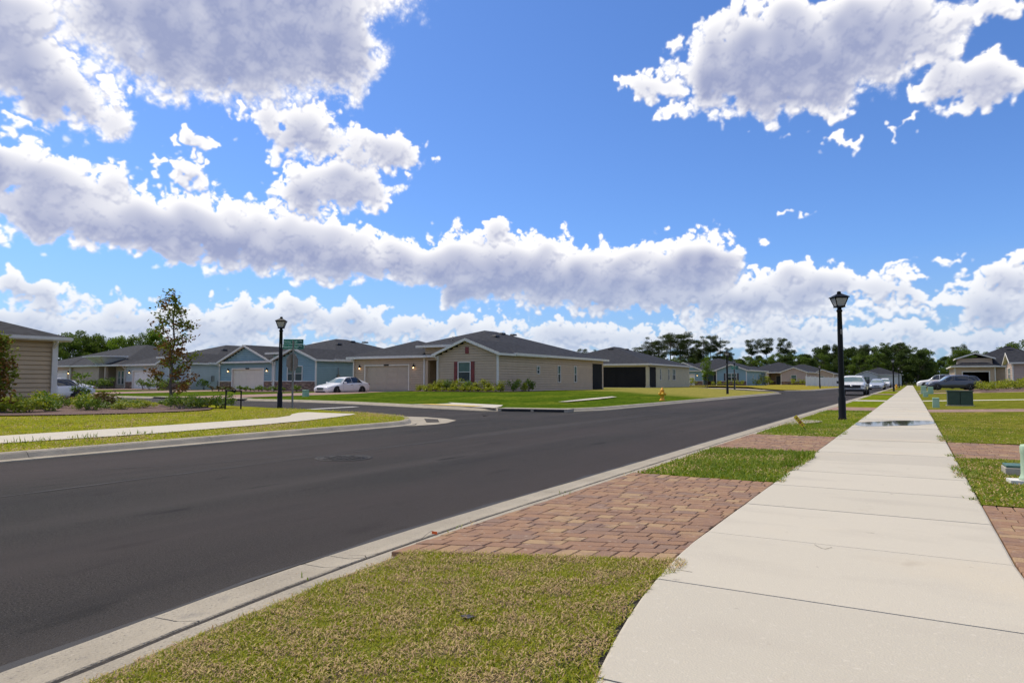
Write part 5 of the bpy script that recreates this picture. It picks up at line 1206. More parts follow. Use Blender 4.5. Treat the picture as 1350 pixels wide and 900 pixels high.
t2 = name_sign('far green street name sign over a sign back between the two lamps', (-16.6, 76.2, .2), (math.radians(22), math.radians(40)), PI + .1, (('Stone Leaf', 'Way'), ('Spring Sail', 'Way')))
# empty black yard-sign frame
t = thing('sign_frame', 'empty black U-shaped yard sign frame standing on the left lawn', 'sign frame', (-21.05, 16.15, .10), math.radians(31)); t.scale = (.91, .91, .91)
m = MB(); m.bar((-.31, 0, -.1), (-.28, 0, .74), .045, .04); m.build('leg', 'black', t); m = MB(); m.bar((.31, 0, -.1), (.31, 0, .72), .045, .04); m.build('leg', 'black', t)
m = MB(); m.bar((-.32, 0, .755), (.34, 0, .735), .045, .04); m.build('top_bar', 'black', t); m = MB(); m.tube([(-.1, 0, .76), (-.03, .01, .72), (.05, 0, .70), (.12, 0, .74)], .035, 8); m.tube([(-.04, .0, .78), (.04, .0, .81), (.10, 0, .77)], .02, 8); m.build('clamp', 'black', t)
# hydrants
def hydrant(label, loc, rz=0):
    t = thing('fire_hydrant', label, 'fire hydrant', loc, rz, 'orange yellow fire hydrants')
    m = MB(); m.lathe([(.15, -.05), (.15, .05), (.105, .06), (.10, .10), (.095, .42), (.125, .43), (.125, .47), (.10, .48)], 16); m.build('barrel', 'hydrant', t)
    m = MB(); m.lathe([(.115, .48), (.115, .51), (.10, .56), (.06, .61), (.035, .62), (.035, .67), (.02, .68)], 16); m.build('bonnet', 'hydrant', t)
    for (ax, sg, r, l) in (('X', 1, .055, .19), ('X', -1, .055, .19), ('Y', -1, .075, .20)):
        n = MB(); n.lathe([(r, 0), (r, sg * l * .7), (r * 1.25, sg * l * .72), (r * 1.25, sg * l), (r * .4, sg * l), (r * .4, sg * (l + .03))], 12, (0, 0, .33), ax); n.build('nozzle', 'hydrant2', t)
    return t
hy = hydrant('orange yellow fire hydrant on the green lawn across the street', (-11.45, 35.3, .12), math.radians(25))
dup(hy, (-2.0, 112.0, .10), 0, 'distant yellow fire hydrant on the verge at the far end of the sidewalk')
# leaning yellow marker
t = thing('marker_sign', 'small yellow marker sign leaning over on the verge near the puddle', 'sign', (-1.93, 15.5, .09), 0)
m = MB(); tip = Vector((-.20, -.11, .27)); m.tube([(0, 0, -.05), tuple(tip * .42), tuple(tip)], .006, 6); m.build('stake', 'black', t)
d = tip.normalized(); s_ = Vector((math.cos(YAW), math.sin(YAW), 0)).normalized(); s_ = (s_ - d * s_.dot(d)).normalized(); nrm = s_.cross(d).normalized()
m = MB(); a = tip * .30; b = tip * 1.08
vs = [a - s_ * .042, a + s_ * .042, b + s_ * .042, b - s_ * .042]; vs2 = [v + nrm * .004 for v in vs]; m.add(vs + vs2, [(0, 1, 2, 3), (7, 6, 5, 4), (0, 4, 5, 1), (1, 5, 6, 2), (2, 6, 7, 3), (3, 7, 4, 0)]); pl = m.build('plate', 'yellow', t)
m = MB()
for (p, q, w) in ((.54, .68, .032), (.74, .78, .022), (.38, .44, .022), (.88, .95, .026)):
    A = tip * p; B = tip * q
    for o in (.0048, -.0012): v4 = [A - s_ * w + nrm * o, A + s_ * w + nrm * o, B + s_ * w + nrm * o, B - s_ * w + nrm * o]; m.add(v4, [(0, 1, 2, 3)])
m.build('printing', 'orangeink', pl)
# orange marking flag lying on the kerb
t = thing('marking_flag', 'tiny orange marking flag bent over on the kerb by the brick drive', 'flag', (-2.86, 3.80, .035), 0)
m = MB(); m.tube([(-.05, -.05, 0), (-.02, -.02, .035), (.0, 0, .05)], .0015, 5); m.build('wire', 'galv', t); m = MB(); m.add([(0, 0, .05), (.038, .010, .047), (.035, .014, .028), (-.002, .004, .030)] , [(0, 1, 2, 3)]); m.add([(0, .002, .05), (.038, .012, .047), (.035, .016, .028), (-.002, .006, .030)] , [(3, 2, 1, 0)]); m.build('flag', 'orange', t)
# manhole cover
t = thing('manhole_cover', 'round cast iron manhole cover in the asphalt of the near lane', 'manhole cover', (-7.12, 7.35, 0), .3)
m = MB(); m.lathe([(.41, -.03), (.41, .006), (.36, .008), (.355, .003)], 32); m.build('frame_ring', 'iron', t)
m = MB(); m.lathe([(.345, -.03), (.345, .005), (.01, .006)], 32)
for k in range(-3, 4):
    for q in range(-3, 4):
        if k * k + q * q < 10: m.box(k * .09 - .03, k * .09 + .03, q * .09 - .03, q * .09 + .03, .004, .011)
m.build('lid', 'iron', t)
# storm drain throat in the far corner kerb
t = thing('storm_drain', 'black twin-slot storm drain set in the far corner kerb', 'storm drain', (-11.95, 21.86, 0), math.radians(8))
m = MB(); m.box(-1.35, 1.35, .02, .75, .0, .12); m.box(-1.35, 1.35, .0, .03, -.03, .012); m.box(-1.35, -1.22, -.02, .0, 0, .118); m.box(1.22, 1.35, -.02, 0, 0, .118); m.box(-.05, .05, -.02, 0, 0, .118); m.box(-1.35, 1.35, -.02, .02, .095, .12); m.build('concrete_top', 'kerb', t)
for (a, b) in ((-1.21, -.06), (.06, 1.21)): m = MB(); m.box(a, b, -.012, .016, .014, .094); m.build('slot', 'dark', t)
# utility cabinets
t = thing('utility_cabinet', 'large dark green utility cabinet on the right lawn', 'utility cabinet', (1.66, 33.6, .11), math.radians(3)); t.scale = (.62, .66, .73)
m = MB(); m.box(-.78, .78, -.30, .30, -.1, .05); m.build('pad', 'kerb', t)
m = MB(); m.cbox((-.36, 0, .42), (.70, .55, .76), bev=.02); m.cbox((.36, 0, .42), (.70, .55, .76), bev=.02); m.build('door', 'boxgreen', t)
m = MB(); m.cbox((0, 0, .83), (1.50, .62, .07), bev=.02); m.build('lid', 'boxgreen', t)
def pedestal(label, loc, h=.42, w=.30, rz=0, m_='boxmint', name='utility_pedestal'):
    t = thing(name, label, 'utility box', loc, rz, 'mint green utility boxes on the right lawn')
    m = MB(); m.cbox((0, 0, h / 2 - .03), (w, w * .8, h + .06), bev=.02, top=.92); m.build('body', m_, t); m = MB(); m.cbox((0, 0, h + .02), (w * 1.02, w * .84, .05), bev=.015, top=.9); m.build('cap', m_, t); return t
pedestal('mint green utility box beside the large dark green cabinet', (.76, 31.2, .10), .34, .24)
pedestal('small mint green box in front of the grey wagon', (.72, 52.5, .12), .30, .30); pedestal('pair-mate mint box left behind the small one, nearer the sidewalk', (.78, 66.0, .13), .60, .42); pedestal('faded mint box farther right behind the small one', (1.25, 65.0, .13), .50, .40)
p = pedestal('pale green utility box on the lawn of the slate blue house', (-33.6, 31.2, .12), .42, .36); p['group'] = 'pale boxes across the street'
del p['group']
# pale green round riser at the right edge, on its slab, and the flat lidded vault
t = thing('vent_riser', 'pale green round riser post on a white slab at the right picture edge', 'utility post', (.965, 8.42, .105), math.radians(5))
m = MB(); m.box(-.17, .16, -.10, .12, -.03, .03); m.build('slab', 'white_trim', t)
m = MB(); m.lathe([(.085, .03), (.085, .05), (.075, .065), (.068, .09), (.066, .28), (.07, .295), (.07, .355), (.062, .375), (.02, .382)], 20); m.build('post', 'riser', t)
t = thing('ground_vault', 'flat concrete ground vault with a dark green lid by the pale green riser', 'vault', (1.06, 9.25, .105), math.radians(2))
m = MB(); m.cbox((0, 0, .02), (.46, .30, .10), bev=.008); m.build('box', 'slab', t); m = MB(); m.cbox((0, 0, .085), (.44, .28, .025), bev=.006); m.build('lid', 'boxmid', t)
# vinyl fence
t = thing('vinyl_fence', 'white vinyl privacy fence along the yard beyond the rosy tan house', 'fence', (0, 0, 0), 0)
a = Vector((-17.2, 138.5)); b = Vector((-12.6, 154.0)); n = 8
for i in range(n):
    p = a.lerp(b, i / n); q = a.lerp(b, (i + 1) / n); z = gz(p.x, p.y); m = MB(); m.bar((p.x, p.y, z + .92), (q.x, q.y, z + .92), .04, 1.70); m.build('panel', 'vinyl', t)
for i in range(n + 1):
    p = a.lerp(b, i / n); z = gz(p.x, p.y); m = MB(); m.cbox((p.x, p.y, z + .92), (.13, .13, 1.95)); m.build('post', 'vinyl', t)
# thin dark rod at the left house
t = thing('ground_stake', 'thin dark stake upright before the left house wall', 'stake', (-33.2, 14.1, .2)); m = MB(); m.tube([(0, 0, -.1), (.01, 0, .75)], .02, 6); m.build('rod', 'black', t)

# ------------------------------------------------------------------ foliage
def leaf_quads(r, pos, size, aspect=.6, up=.3, fold=False):
    n = len(pos); d = r.normal(size=(n, 3)); d[:, 2] = d[:, 2] * .6 + up * .0; d /= np.linalg.norm(d, axis=1)[:, None]
    nn = r.normal(size=(n, 3)); nn[:, 2] += up * 3; nn -= d * (nn * d).sum(1)[:, None]; nn /= np.linalg.norm(nn, axis=1)[:, None] + 1e-9
    s = np.cross(d, nn); sz = r.uniform(*size, n)[:, None]; L_ = d * sz * .5; S_ = s * sz * .5 * aspect
    return np.stack([pos - L_, pos + S_ * 1.0 - L_ * .1, pos + L_, pos - S_ * 1.0 - L_ * .1], 1)
def clump_points(r, centers, radii, per):
    P = []
    for c, R, n in zip(centers, radii, per):
        u = r.normal(size=(n, 3)); u /= np.linalg.norm(u, axis=1)[:, None]; q = r.random(n) ** .42
        P.append(np.array(c) + u * q[:, None] * np.array(R))
    return np.concatenate(P)
def limb(mb, r, a, b, ra, rb, wob=.06, n=5):
    a = np.array(a); b = np.array(b); L_ = np.linalg.norm(b - a); pts = [tuple(a + (b - a) * k / n + (r.normal(size=3) * wob * L_ * (0 < k < n))) for k in range(n + 1)]
    mb.tube(pts, [ra + (rb - ra) * k / n for k in range(n + 1)], 6, caps=False); return pts
def broadleaf(name, label, seed, H=14.0, R=5.0, base=.12, nc=46, leaf=(.30, .55), per=170, m='leaf_oak', trunk=.28, group=None, loc=(0, 0, 0), gaps=1.0, cat='tree'):
    r = np.random.default_rng(seed); t = thing(name, label, cat, loc, 0, group); mb = MB()
    limb(mb, r, (0, 0, -.3), (r.normal() * .3, r.normal() * .3, H * .55), trunk, trunk * .5, .02)
    C = []; RR = []
    for k in range(nc):
        h = base + (1 - base) * r.random() ** .8; prof = math.sin(PI * min(1, max(.06, (h - base) / (1 - base) * .86 + .12))) ** .6; a = r.uniform(0, 2 * PI); q = R * prof * (.45 + .55 * r.random())
        c = (q * math.cos(a), q * math.sin(a), H * h * .96); C.append(c); s = r.uniform(.55, 1.15) * R * .26 * gaps; RR.append((s * 1.15, s * 1.15, s * .75))
        if k % 3 == 0: limb(mb, r, (0, 0, H * (.12 + .35 * r.random())), c, trunk * .28, .03, .05, 4)
    mb.build('trunk', 'bark', t)
    P = clump_points(r, C, RR, [int(per * (rr_[0] / (R * .26)) ** 2) for rr_ in RR]); link('crown', np_mesh('crown', leaf_quads(r, P, leaf), 4), m, t); return t
def pine(name, label, seed, H=20.0, crown=.45, R=3.6, loc=(0, 0, 0), group=None, leafn=230, nb=40):
    r = np.random.default_rng(seed); t = thing(name, label, 'pine tree', loc, 0, group); mb = MB(); limb(mb, r, (0, 0, -.3), (r.normal() * .5, r.normal() * .4, H * .97), .26, .07, .008, 6)
    C = []; RR = []
    for k in range(nb):
        h = 1 - crown * r.random() ** .85; a = r.uniform(0, 2 * PI); w = R * (math.sin(PI * min(1, (1 - h) / crown * .75 + .18)) ** .7) * r.uniform(.4, 1.0)
        c = (w * math.cos(a), w * math.sin(a), H * h + w * .12); C.append(c); s = r.uniform(.6, 1.2) * R * .30; RR.append((s * 1.2, s * 1.2, s * .75))
        limb(mb, r, (0, 0, H * h - .4), c, .07, .02, .04, 3)
    mb.build('trunk', 'barkpine', t)
    P = clump_points(r, C, RR, [int(leafn * rr_[0] / (R * .34)) for rr_ in RR]); link('crown', np_mesh('crown', leaf_quads(r, P, (.26, .52), .32), 4), 'needle', t); return t
def shrub_mesh(seed, R=.4, H=.6, n=420, leaf=(.05, .10), spiky=False, nst=9):
    r = np.random.default_rng(seed); C = []; RR = []; mb = MB()
    for k in range(nst):
        a = r.uniform(0, 2 * PI); q = R * r.random() ** .5 * .8; h = H * r.uniform(.35, .95); c = (q * math.cos(a), q * math.sin(a), h); C.append(c); s = R * r.uniform(.28, .5); RR.append((s, s, s * (1.3 if spiky else .8)))
        mb.tube([(0, 0, -.05), (c[0] * .4, c[1] * .4, h * .5), c], [.012, .008, .004], 5, caps=False)
    P = clump_points(r, C, RR, [n // nst] * nst); P[:, 2] = np.maximum(P[:, 2], .02)
    return np_mesh('foliage', leaf_quads(r, P, leaf, .55), 4), mb
def shrub(name, label, seed, loc, m='leaf_shrub', group=None, cat='shrub', **k):
    t = thing(name, label, cat, loc, 0, group); me, mb = shrub_mesh(seed, **k); link('foliage', me, m, t); mb.build('stem', 'bark', t); return t

# young magnolia: clear leader, thin rising limbs, leathery leaves in green and bronze tufts
def magnolia(label, loc, H, seed, width=1.35, dens=1.0, lean=0, low=.1):
    r = np.random.default_rng(seed); t = thing('young_magnolia', label, 'tree', loc, 0); mb = MB(); limb(mb, r, (0, 0, -.15), (lean, .05, H * .97), .065, .012, .006, 9)
    G = []; Bz = []; nb = int(42 * dens)
    for k in range(nb):
        h = low + (1 - low) * (k / nb) ** .95; a = k * 2.4 + r.normal() * .5; w = width * (1.02 - h) ** .62 * r.uniform(.35, 1.0) * (1.0 if h > .25 else .85)
        if .38 < h < .52: w *= .75
        z0 = H * h * .92; z1 = min(H * .99, z0 + w * r.uniform(.25, .85) + .05); e = np.array((lean * h + w * math.cos(a), w * math.sin(a), z1)); s = np.array((lean * h, 0, z0)); limb(mb, r, s, e, .018 * (1.2 - h), .005, .05, 4)
        for q in range(max(2, int(w / .17))):
            f = .35 + .65 * (q + 1) / max(2, int(w / .17)); c = s + (e - s) * f + r.normal(size=3) * .05; n = int(r.integers(12, 22)); n = int(n * 1.15); P = c + r.normal(size=(n, 3)) * np.array((.11, .11, .09))
            (Bz if r.random() < (.62 if h < .62 else .22) else G).append(P)
    mb.build('trunk', 'bark', t)
    for nm, PP, m in (('leaves', G, 'leaf_mag'), ('bronze_leaves', Bz, 'leaf_bronze')):
        P = np.concatenate(PP); link(nm, np_mesh(nm, leaf_quads(r, P, (.10, .19), .5), 4), m, t)
    return t
magnolia('slender young magnolia with bronze and green leaves in the left mulch bed', (-24.5, 16.0, .12), 4.6, 21, width=1.33)
magnolia('bushy bronze-leaved magnolia cut by the left picture edge', (-24.9, 10.4, .12), 2.55, 22, width=.9, dens=1.2, low=.06)

# shrubs of the left bed
rs = random.Random(4); protos = []
for k in range(4):
    protos.append(shrub('bed_shrub', 'yellow green low shrub in the mulch bed before the left house', 30 + k, (-30 - k, 14, .2), m=('leaf_shrub', 'leaf_shrub', 'leaf_shrubg', 'leaf_shrubr')[k], group=('yellow green shrubs in the left bed', 'yellow green shrubs in the left bed', 'dark green shrubs in the left bed', 'reddish shrubs in the left bed')[k], R=.58, H=.42, n=620, leaf=(.06, .12)))
protos[2]['label'] = 'dark green low shrub among the yellow ones in the left mulch bed'; protos[3]['label'] = 'reddish tinged low shrub in the left mulch bed'
used = [0, 0, 0, 0]; spots = []
for i in range(400):
    x = rs.uniform(-34.5, -24.0); y = rs.uniform(9.2, 18.4)
    front = interp([(-45, 7.2), (-30, 9.3), (-25.2, 11.7), (-24.0, 13.4)], x)
    if y < front or (x > -25.6 and y < 15.5) or (x < -32.6 and y < 17.0): continue
    if abs(x * 16.0 + y * 24.5) / 29.26 < .8 and math.hypot(x, y) < 31.9: continue
    if any((x - a) ** 2 + (y - b) ** 2 < .60 for a, b in spots): continue
    spots.append((x, y))
    if len(spots) >= 110: break
for (x, y) in spots:
    x *= .915; y *= .915; k = rs.choices((0, 1, 2, 3), (4, 4, 3, 1))[0]; s = rs.uniform(.7, 1.1); loc = (x, y, gz(x, y) + .03); hz_ = rs.uniform(.6, 1.25)
    if -1.80 < x / y < -1.48: hz_ = .62; s = min(s, .85)
    if used[k] == 0: protos[k].location = loc; protos[k].rotation_euler = (0, 0, rs.uniform(0, 6)); protos[k].scale = (s, s, s * hz_)
    else: dup(protos[k], loc, rs.uniform(0, 6), scale=(s, s, s * hz_))
    used[k] += 1
for k in range(4):
    if used[k] == 0: protos[k].location = (-31 - k, 17.8, .2)
s1 = shrub('broad_leaf_shrub', 'pale leafy shrub reaching up beside the downspout', 51, (-30.6, 15.9, .14), m='leaf_shrubg', R=.5, H=1.35, n=260, leaf=(.10, .17), nst=14)
shrub('broad_leaf_shrub', 'dark rounded shrub below the grass end of the left bed', 52, (-22.0, 14.8, .12), m='leaf_shrubg', R=.7, H=.42, n=800, leaf=(.05, .1))
# row in front of the tan corner house
pr = [shrub('foundation_shrub', 'leafy yellow green shrub in the row before the tan corner house', 60 + k, (-30 - k, 42, .3), m=('leaf_shrub', 'leaf_shrubg')[k], R=.5, H=.70, n=560, leaf=(.08, .15), spiky=True, group=('yellow green foundation shrubs', 'green foundation shrubs')[k]) for k in range(2)]
pr[1]['label'] = 'taller green shrub in the row before the tan corner house'
q = [0, 0]
for i, (x, y, k, s) in enumerate([(-31.9, 43.9, 1, 1.0), (-31.5, 42.2, 0, .9), (-30.9, 42.0, 0, 1.0), (-30.3, 42.3, 1, 1.0), (-29.6, 42.0, 0, .9), (-28.9, 42.2, 0, 1.05), (-28.2, 41.9, 1, .9), (-27.5, 42.1, 0, 1.0), (-26.8, 42.2, 0, .95), (-25.9, 42.6, 0, .9), (-25.3, 43.4, 1, .95), (-25.2, 44.6, 0, 1.0), (-25.3, 45.7, 1, 1.05),
                              (-35.0, 44.6, 0, .7), (-34.2, 43.8, 0, .55), (-33.3, 43.3, 0, .55), (-32.5, 42.4, 0, .6)]):
    loc = (x, y, gz(x, y) + .02)
    if q[k] == 0: pr[k].location = loc; pr[k].scale = (s, s, s)
    else: dup(pr[k], loc, rs.uniform(0, 6), scale=(s, s, s))
    q[k] += 1
lp = shrub('flax_tuft', 'low yellow tuft in front of the shrub row at the tan corner house', 66, (-31.5, 41.3, .3), m='leaf_shrub', R=.38, H=.38, n=260, leaf=(.07, .14), group='low yellow tufts', nst=7)
for i in range(9): dup(lp, (-30.8 + i * .66, 41.25 + rs.uniform(-.15, .15), gz(-30, 41.3) + .02), rs.uniform(0, 6), scale=(rs.uniform(.7, 1.1),) * 3)
# small plants before the slate blue house
bp_ = shrub('bed_plant', 'small bushy plant in the bed before the slate blue house', 70, (-55.0, 41.0, .25), m='leaf_shrubg', R=.35, H=.5, n=220, leaf=(.07, .13), group='plants before the slate blue house', nst=7)
for i in range(14): x = -54.4 + i * .6; dup(bp_, (x, 41.0 - i * .03 + rs.uniform(-.5, 2.6), gz(x, 41) + .03), rs.uniform(0, 6), scale=(rs.uniform(.7, 1.5),) * 3)
rp = shrub('bed_plant', 'dark reddish plant along the drive of the slate blue house', 71, (-56.2, 41.5, .25), m='leaf_shrubr', R=.3, H=.4, n=200, leaf=(.06, .12), group='reddish plants along the drive', nst=7)
for i in range(4): dup(rp, (-55.6 + i * .9, 40.4, gz(-55, 40.5) + .03), rs.uniform(0, 6), scale=(1.1,) * 3)
gp_ = shrub('bed_plant', 'rounded green shrub before the pale grey and taupe houses', 72, (-72.0, 44.5, .25), m='leaf_shrubg', R=.7, H=.9, n=420, leaf=(.09, .17), group='shrubs before the grey and taupe houses', nst=9)
for (x, y) in ((-70.6, 44.8), (-69.0, 44.6), (-67.3, 45.4), (-66.2, 47), (-85.2, 47.2), (-86.6, 47.4), (-88, 47.0), (-89.4, 47.0), (-84.1, 46.4), (-74, 45)): dup(gp_, (x, y, gz(x, y)), rs.uniform(0, 6), scale=(rs.uniform(.9, 1.5),) * 3)
# plants by the further houses
fp = shrub('garden_shrub', 'yellow green shrub along the foundation of the blue house down the street', 73, (-31, 130.0, .35), m='leaf_shrub', R=.8, H=.9, n=320, leaf=(.12, .2), group='shrubs along the blue house', nst=9)
for (x, y, s) in ((-29.6, 130.2, 1), (-28.3, 130, 1.1), (-27, 130.4, 1), (-25.4, 134.5, 1.2), (-25.3, 143.6, 2.0), (-32.6, 130.5, .8), (-36.8, 131, 1.6), (-21.5, 165.5, 1.3), (-20, 165.4, 1.2), (-18.9, 167, 1.4), (-23.4, 165.6, 1.4)): dup(fp, (x, y, gz(x, y)), rs.uniform(0, 6), scale=(s,) * 3, label=None if y < 150 else 'low green shrub beside the rosy tan house down the street')
rb = shrub('hedge_shrub', 'yellow green shrub in the bed before the nearest right-hand house', 74, (8.4, 77.5, .35), m='leaf_shrub', R=.85, H=.85, n=420, leaf=(.10, .18), group='shrubs before the right-hand houses', nst=10)
for i in range(26): x = rs.uniform(5.6, 12.5); y = rs.uniform(72, 91.5) if x < 8.6 else rs.uniform(70, 90); dup(rb, (x, y, gz(x, y)), rs.uniform(0, 6), scale=(rs.uniform(.7, 1.3),) * 3)
# young street tree by the khaki house
def small_tree(label, loc, H, seed):
    r = np.random.default_rng(seed); t = thing('young_tree', label, 'tree', loc); mb = MB(); limb(mb, r, (0, 0, -.2), (0, 0, H * .8), .05, .02, .01); C = []; RR = []
    for k in range(16): a = r.uniform(0, 6.28); h = r.uniform(.42, .97); q = H * .22 * r.uniform(.2, 1) * (1.3 - h); c = (q * math.cos(a), q * math.sin(a), H * h); C.append(c); RR.append((H * .11, H * .11, H * .08)); limb(mb, r, (0, 0, H * h * .7), c, .02, .006, .04, 3)
    mb.build('trunk', 'bark', t); link('crown', np_mesh('crown', leaf_quads(r, clump_points(r, C, RR, [60] * 16), (.12, .22)), 4), 'leaf_lime', t)
small_tree('small lime green young tree on the dry lawn right of the khaki house', (-23.3, 90.5, .38), 4.2, 81)
small_tree('leafy lime sapling with a low crown beside the khaki house corner', (-26.2, 101.0, .38), 2.3, 82)

# ------------------------------------------------------------------ the trees behind
def D(px, d): X = (px - 675) / 900 * d; return X * math.cos(YAW) - d * math.sin(YAW), X * math.sin(YAW) + d * math.cos(YAW)
protosO = [broadleaf('oak_tree', 'x', 100 + k, H=14, R=5.2, base=(.10, .16, .05, .2)[k], m=('leaf_oak', 'leaf_mid', 'leaf_oak', 'leaf_oak')[k], group='oaks of the wood behind the far houses', nc=(48, 44, 54, 40)[k], gaps=(1, .95, 1.05, .9)[k]) for k in range(4)]
lbO = 'dense evergreen tree of the wood closing the end of the street'
rt = random.Random(9); cnt = [0] * 4; ti = 0
def put(P, cnt, k, loc, s, label, group):
    if cnt[k] == 0: o = P[k]; o.location = loc; o.rotation_euler = (0, 0, rt.uniform(0, 6.28)); o.scale = s; o['label'] = label
    else: o = dup(P[k], loc, rt.uniform(0, 6.28), label, s)
    o['group'] = group; cnt[k] += 1; return o
for row, (d0, px0, px1, step, hh) in enumerate(((236, 955, 1400, 24, .80), (250, 930, 1400, 26, .92), (266, 925, 1420, 28, 1.0), (285, 700, 1440, 44, 1.0), (205, 835, 1070, 19, .9))):
    px = px0
    while px < px1:
        d = d0 + rt.uniform(-5, 5); x, y = D(px + rt.uniform(-8, 8), d); top = interp([(700, 470), (900, 466), (960, 468), (1020, 466), (1060, 460), (1080, 456), (1120, 458), (1150, 455), (1170, 451), (1210, 453), (1235, 468), (1262, 472), (1280, 462), (1330, 462), (1440, 455)], px)
        H = (1.1 + (503 - top) * d / 900 - .3) * hh * rt.uniform(.93, 1.06); s = H / 14
        put(protosO, cnt, rt.choice((0, 0, 1, 2, 3)) if row > 0 else rt.choice((0, 1, 2, 2)), (x, y, .1), (s * rt.uniform(.9, 1.2), s * rt.uniform(.9, 1.2), s), ('dense evergreen tree in the dark wood closing the end of the street' if row == 0 else 'bushy tree under the tall pines right of the khaki house' if row == 4 else 'tree crown rising behind the front rank of the dark wood'), 'front rank of the wood' if row == 0 else 'bushy trees under the pines' if row == 4 else 'rear ranks of the wood')
        px += step * rt.uniform(.8, 1.2)
# airy tall pines
protosP = [pine('pine_tree', 'x', 130 + k, H=20, crown=(.42, .5, .62, .32)[k], R=(4.2, 3.6, 3.4, 3.8)[k]) for k in range(4)]
cp = [0] * 4
pin = [(846, 457, 215, 0, 1.2), (858, 446, 215, 1, 1.0), (868, 450, 225, 0, 1.1), (884, 441, 212, 0, 1.35), (897, 440, 215, 0, 1.5), (907, 443, 220, 2, 1.2), (918, 450, 225, 2, .8), (926, 445, 222, 1, 1.1), (937, 444, 226, 3, 1.0), (950, 443, 228, 2, 1.1), (960, 458, 230, 2, .9), (992, 449, 232, 3, .95), (1010, 447, 235, 3, 1.0), (1034, 447, 240, 3, .85),
       (768, 461, 200, 3, .9), (785, 463, 235, 0, .8), (873, 460, 240, 2, 1), (1170, 452, 260, 2, .9), (1186, 453, 262, 3, .9), (1140, 455, 262, 3, .8), (1264, 456, 230, 0, .9), (1277, 462, 230, 2, .9), (1105, 455, 262, 3, .8)]
for i, (px, top, d, k, w) in enumerate(pin):
    x, y = D(px, d); H = 1.1 + (503 - top) * d / 900; s = H / 20; put(protosP, cp, k, (x, y, .1), (s * w, s * w, s), 'tall airy pine with a bare trunk standing above the houses' if px < 980 else 'lone tall pine head rising above the dark wood', 'pines above the khaki house' if px < 980 else 'pines above the dark wood')
# understory that fills the wood
x_, y_ = [], []
r = np.random.default_rng(77); Pn = []
for i in range(260):
    px = r.uniform(700, 1420); d = r.uniform(232, 300); x, y = D(px, d); hh = r.uniform(2.5, 7.5) if px > 960 else r.uniform(2, 5); n = 150; u = r.normal(size=(n, 3)); u /= np.linalg.norm(u, axis=1)[:, None]; Pn.append(np.array((x, y, hh * .45)) + u * (r.random(n) ** .4)[:, None] * np.array((3.6, 3.6, hh * .55)))
o = link('woodland_undergrowth', np_mesh('woodland_undergrowth', leaf_quads(r, np.concatenate(Pn), (.45, .8)), 4), 'leaf_oak'); tag(o, 'dark undergrowth filling the foot of the wood at the end of the street', 'undergrowth', kind='stuff')
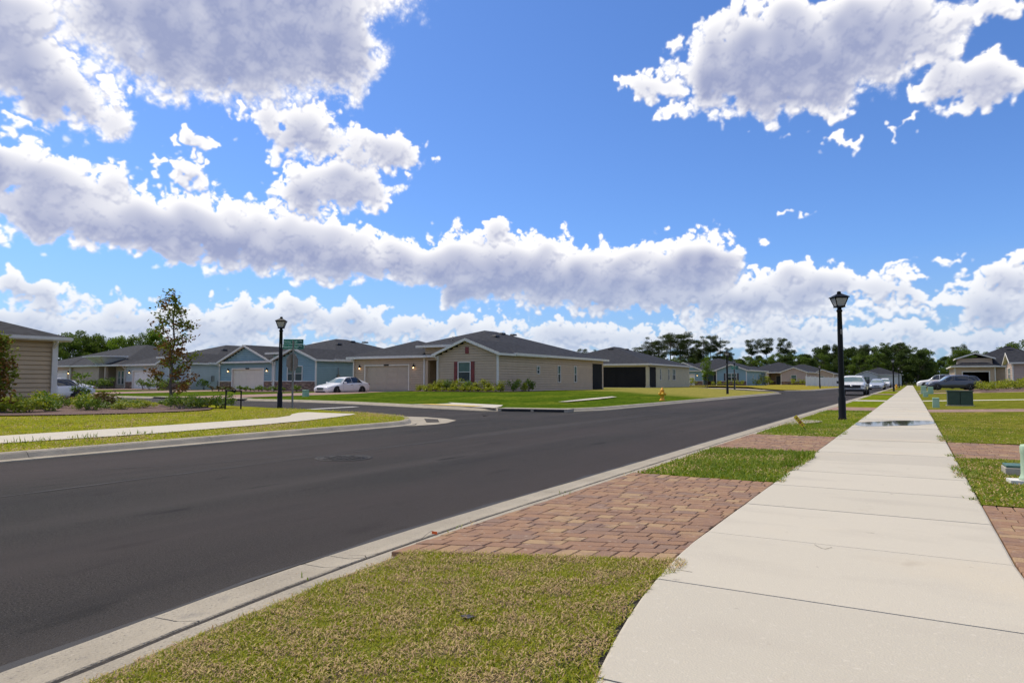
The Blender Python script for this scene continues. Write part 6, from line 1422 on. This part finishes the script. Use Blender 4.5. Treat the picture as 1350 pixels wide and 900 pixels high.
# brighter trees behind the taupe house at left, and one behind the right-hand row
protosL = [broadleaf('leafy_tree', 'x', 150 + k, H=10, R=4.2, base=.08, m=('leaf_lime', 'leaf_mid', 'leaf_mid')[k], nc=44, leaf=(.22, .42), per=200, trunk=.2) for k in range(3)]
cl = [0] * 3
for (px, top, d, k, w, lb) in ((88, 434, 128, 1, 1.1, 'broad green tree just right of the left house roof, leftmost behind the taupe house'), (104, 432, 132, 1, 1.0, 'tall round-headed tree behind the taupe house roof'), (122, 440, 136, 2, 1.0, 'grey green tree between the round-headed one and the mid group behind the taupe house'), (138, 439, 134, 1, 1.1, 'wide mid green tree behind the entry canopy of the taupe house'),
                              (160, 443, 128, 0, 1.1, 'bright lime green tree low behind the join of the taupe and grey houses'), (182, 435, 126, 1, .9, 'leafy tree with sky gaps left of the young magnolia'), (200, 434, 128, 0, .9, 'lime topped tree directly behind the young magnolia'), (70, 446, 140, 2, 1.2, 'tree mostly hidden behind the left house roof'), (215, 447, 140, 2, .8, 'small tree crown right behind the magnolia trunk'),
                              (1345, 445, 150, 1, 1.3, 'large leafy tree behind the right-hand roofs at the picture edge'), (1322, 456, 160, 1, 1.0, 'dark tree just behind the peak of the right-hand roof'), (1268, 458, 170, 2, 1.0, 'rounded tree left of the right-hand roofs'), (1285, 460, 175, 1, .9, 'second rounded tree left of the right-hand roof peak'), (492, 459, 190, 1, .9, 'small tree top peeping over the roofs between the blue and tan houses')):
    x, y = D(px, d); H = 1.1 + (503 - top) * d / 900 - .2; s = H / 10; o = put(protosL, cl, k, (x, y, .2), (s * w * .8, s * w * .8, s), lb, 'x'); del o['group']

# odd bits on the ground
def litter(name, label, cat, loc, rz, s, m):
    r = random.Random(int(loc[0] * 1000)); n = 9; vs = [(0, 0, .006 * s)] + [(s * (1 + r.uniform(-.3, .3)) * math.cos(2 * PI * k / n), s * .55 * (1 + r.uniform(-.3, .3)) * math.sin(2 * PI * k / n), r.uniform(0, .18) * s) for k in range(n)]
    vs += [(x, y, z - .002) for x, y, z in vs]; b = MB(); b.add(vs, [(0, k, k % n + 1) for k in range(1, n + 1)] + [(n + 1, n + 1 + k % n + 1, n + 1 + k) for k in range(1, n + 1)] + [(k, n + 1 + k, n + 1 + k % n + 1, k % n + 1) for k in range(1, n + 1)])
    o = b.build(name, m); o.location = loc; o.rotation_euler = (0, 0, rz); tag(o, label, cat)
litter('dead_leaf', 'single dark dead leaf lying in the near grass verge', 'leaf', (-1.66, 2.46, .105), .4, .035, 'shutter_dark')
litter('dead_leaf', 'small dark scrap lying on the asphalt at the mouth of the side street', 'litter', (-11.9, 18.6, .006), 1.0, .10, 'shutter_dark')
def twig(label, pts, z): t = MB(); t.tube([(x, y, z) for i, (x, y) in enumerate(pts)], .0009, 5); o = t.build('twig', 'bark'); tag(o, label, 'twig')
twig('thin dry twig bent in a V on the near sidewalk slab', [(-.55, 4.62), (-.50, 4.54), (-.48, 4.53), (-.45, 4.60)], .102)
twig('thin dry grass stalk lying where the verge meets the sidewalk', [(-1.14, 3.62), (-1.09, 3.64), (-1.03, 3.635)], .102)
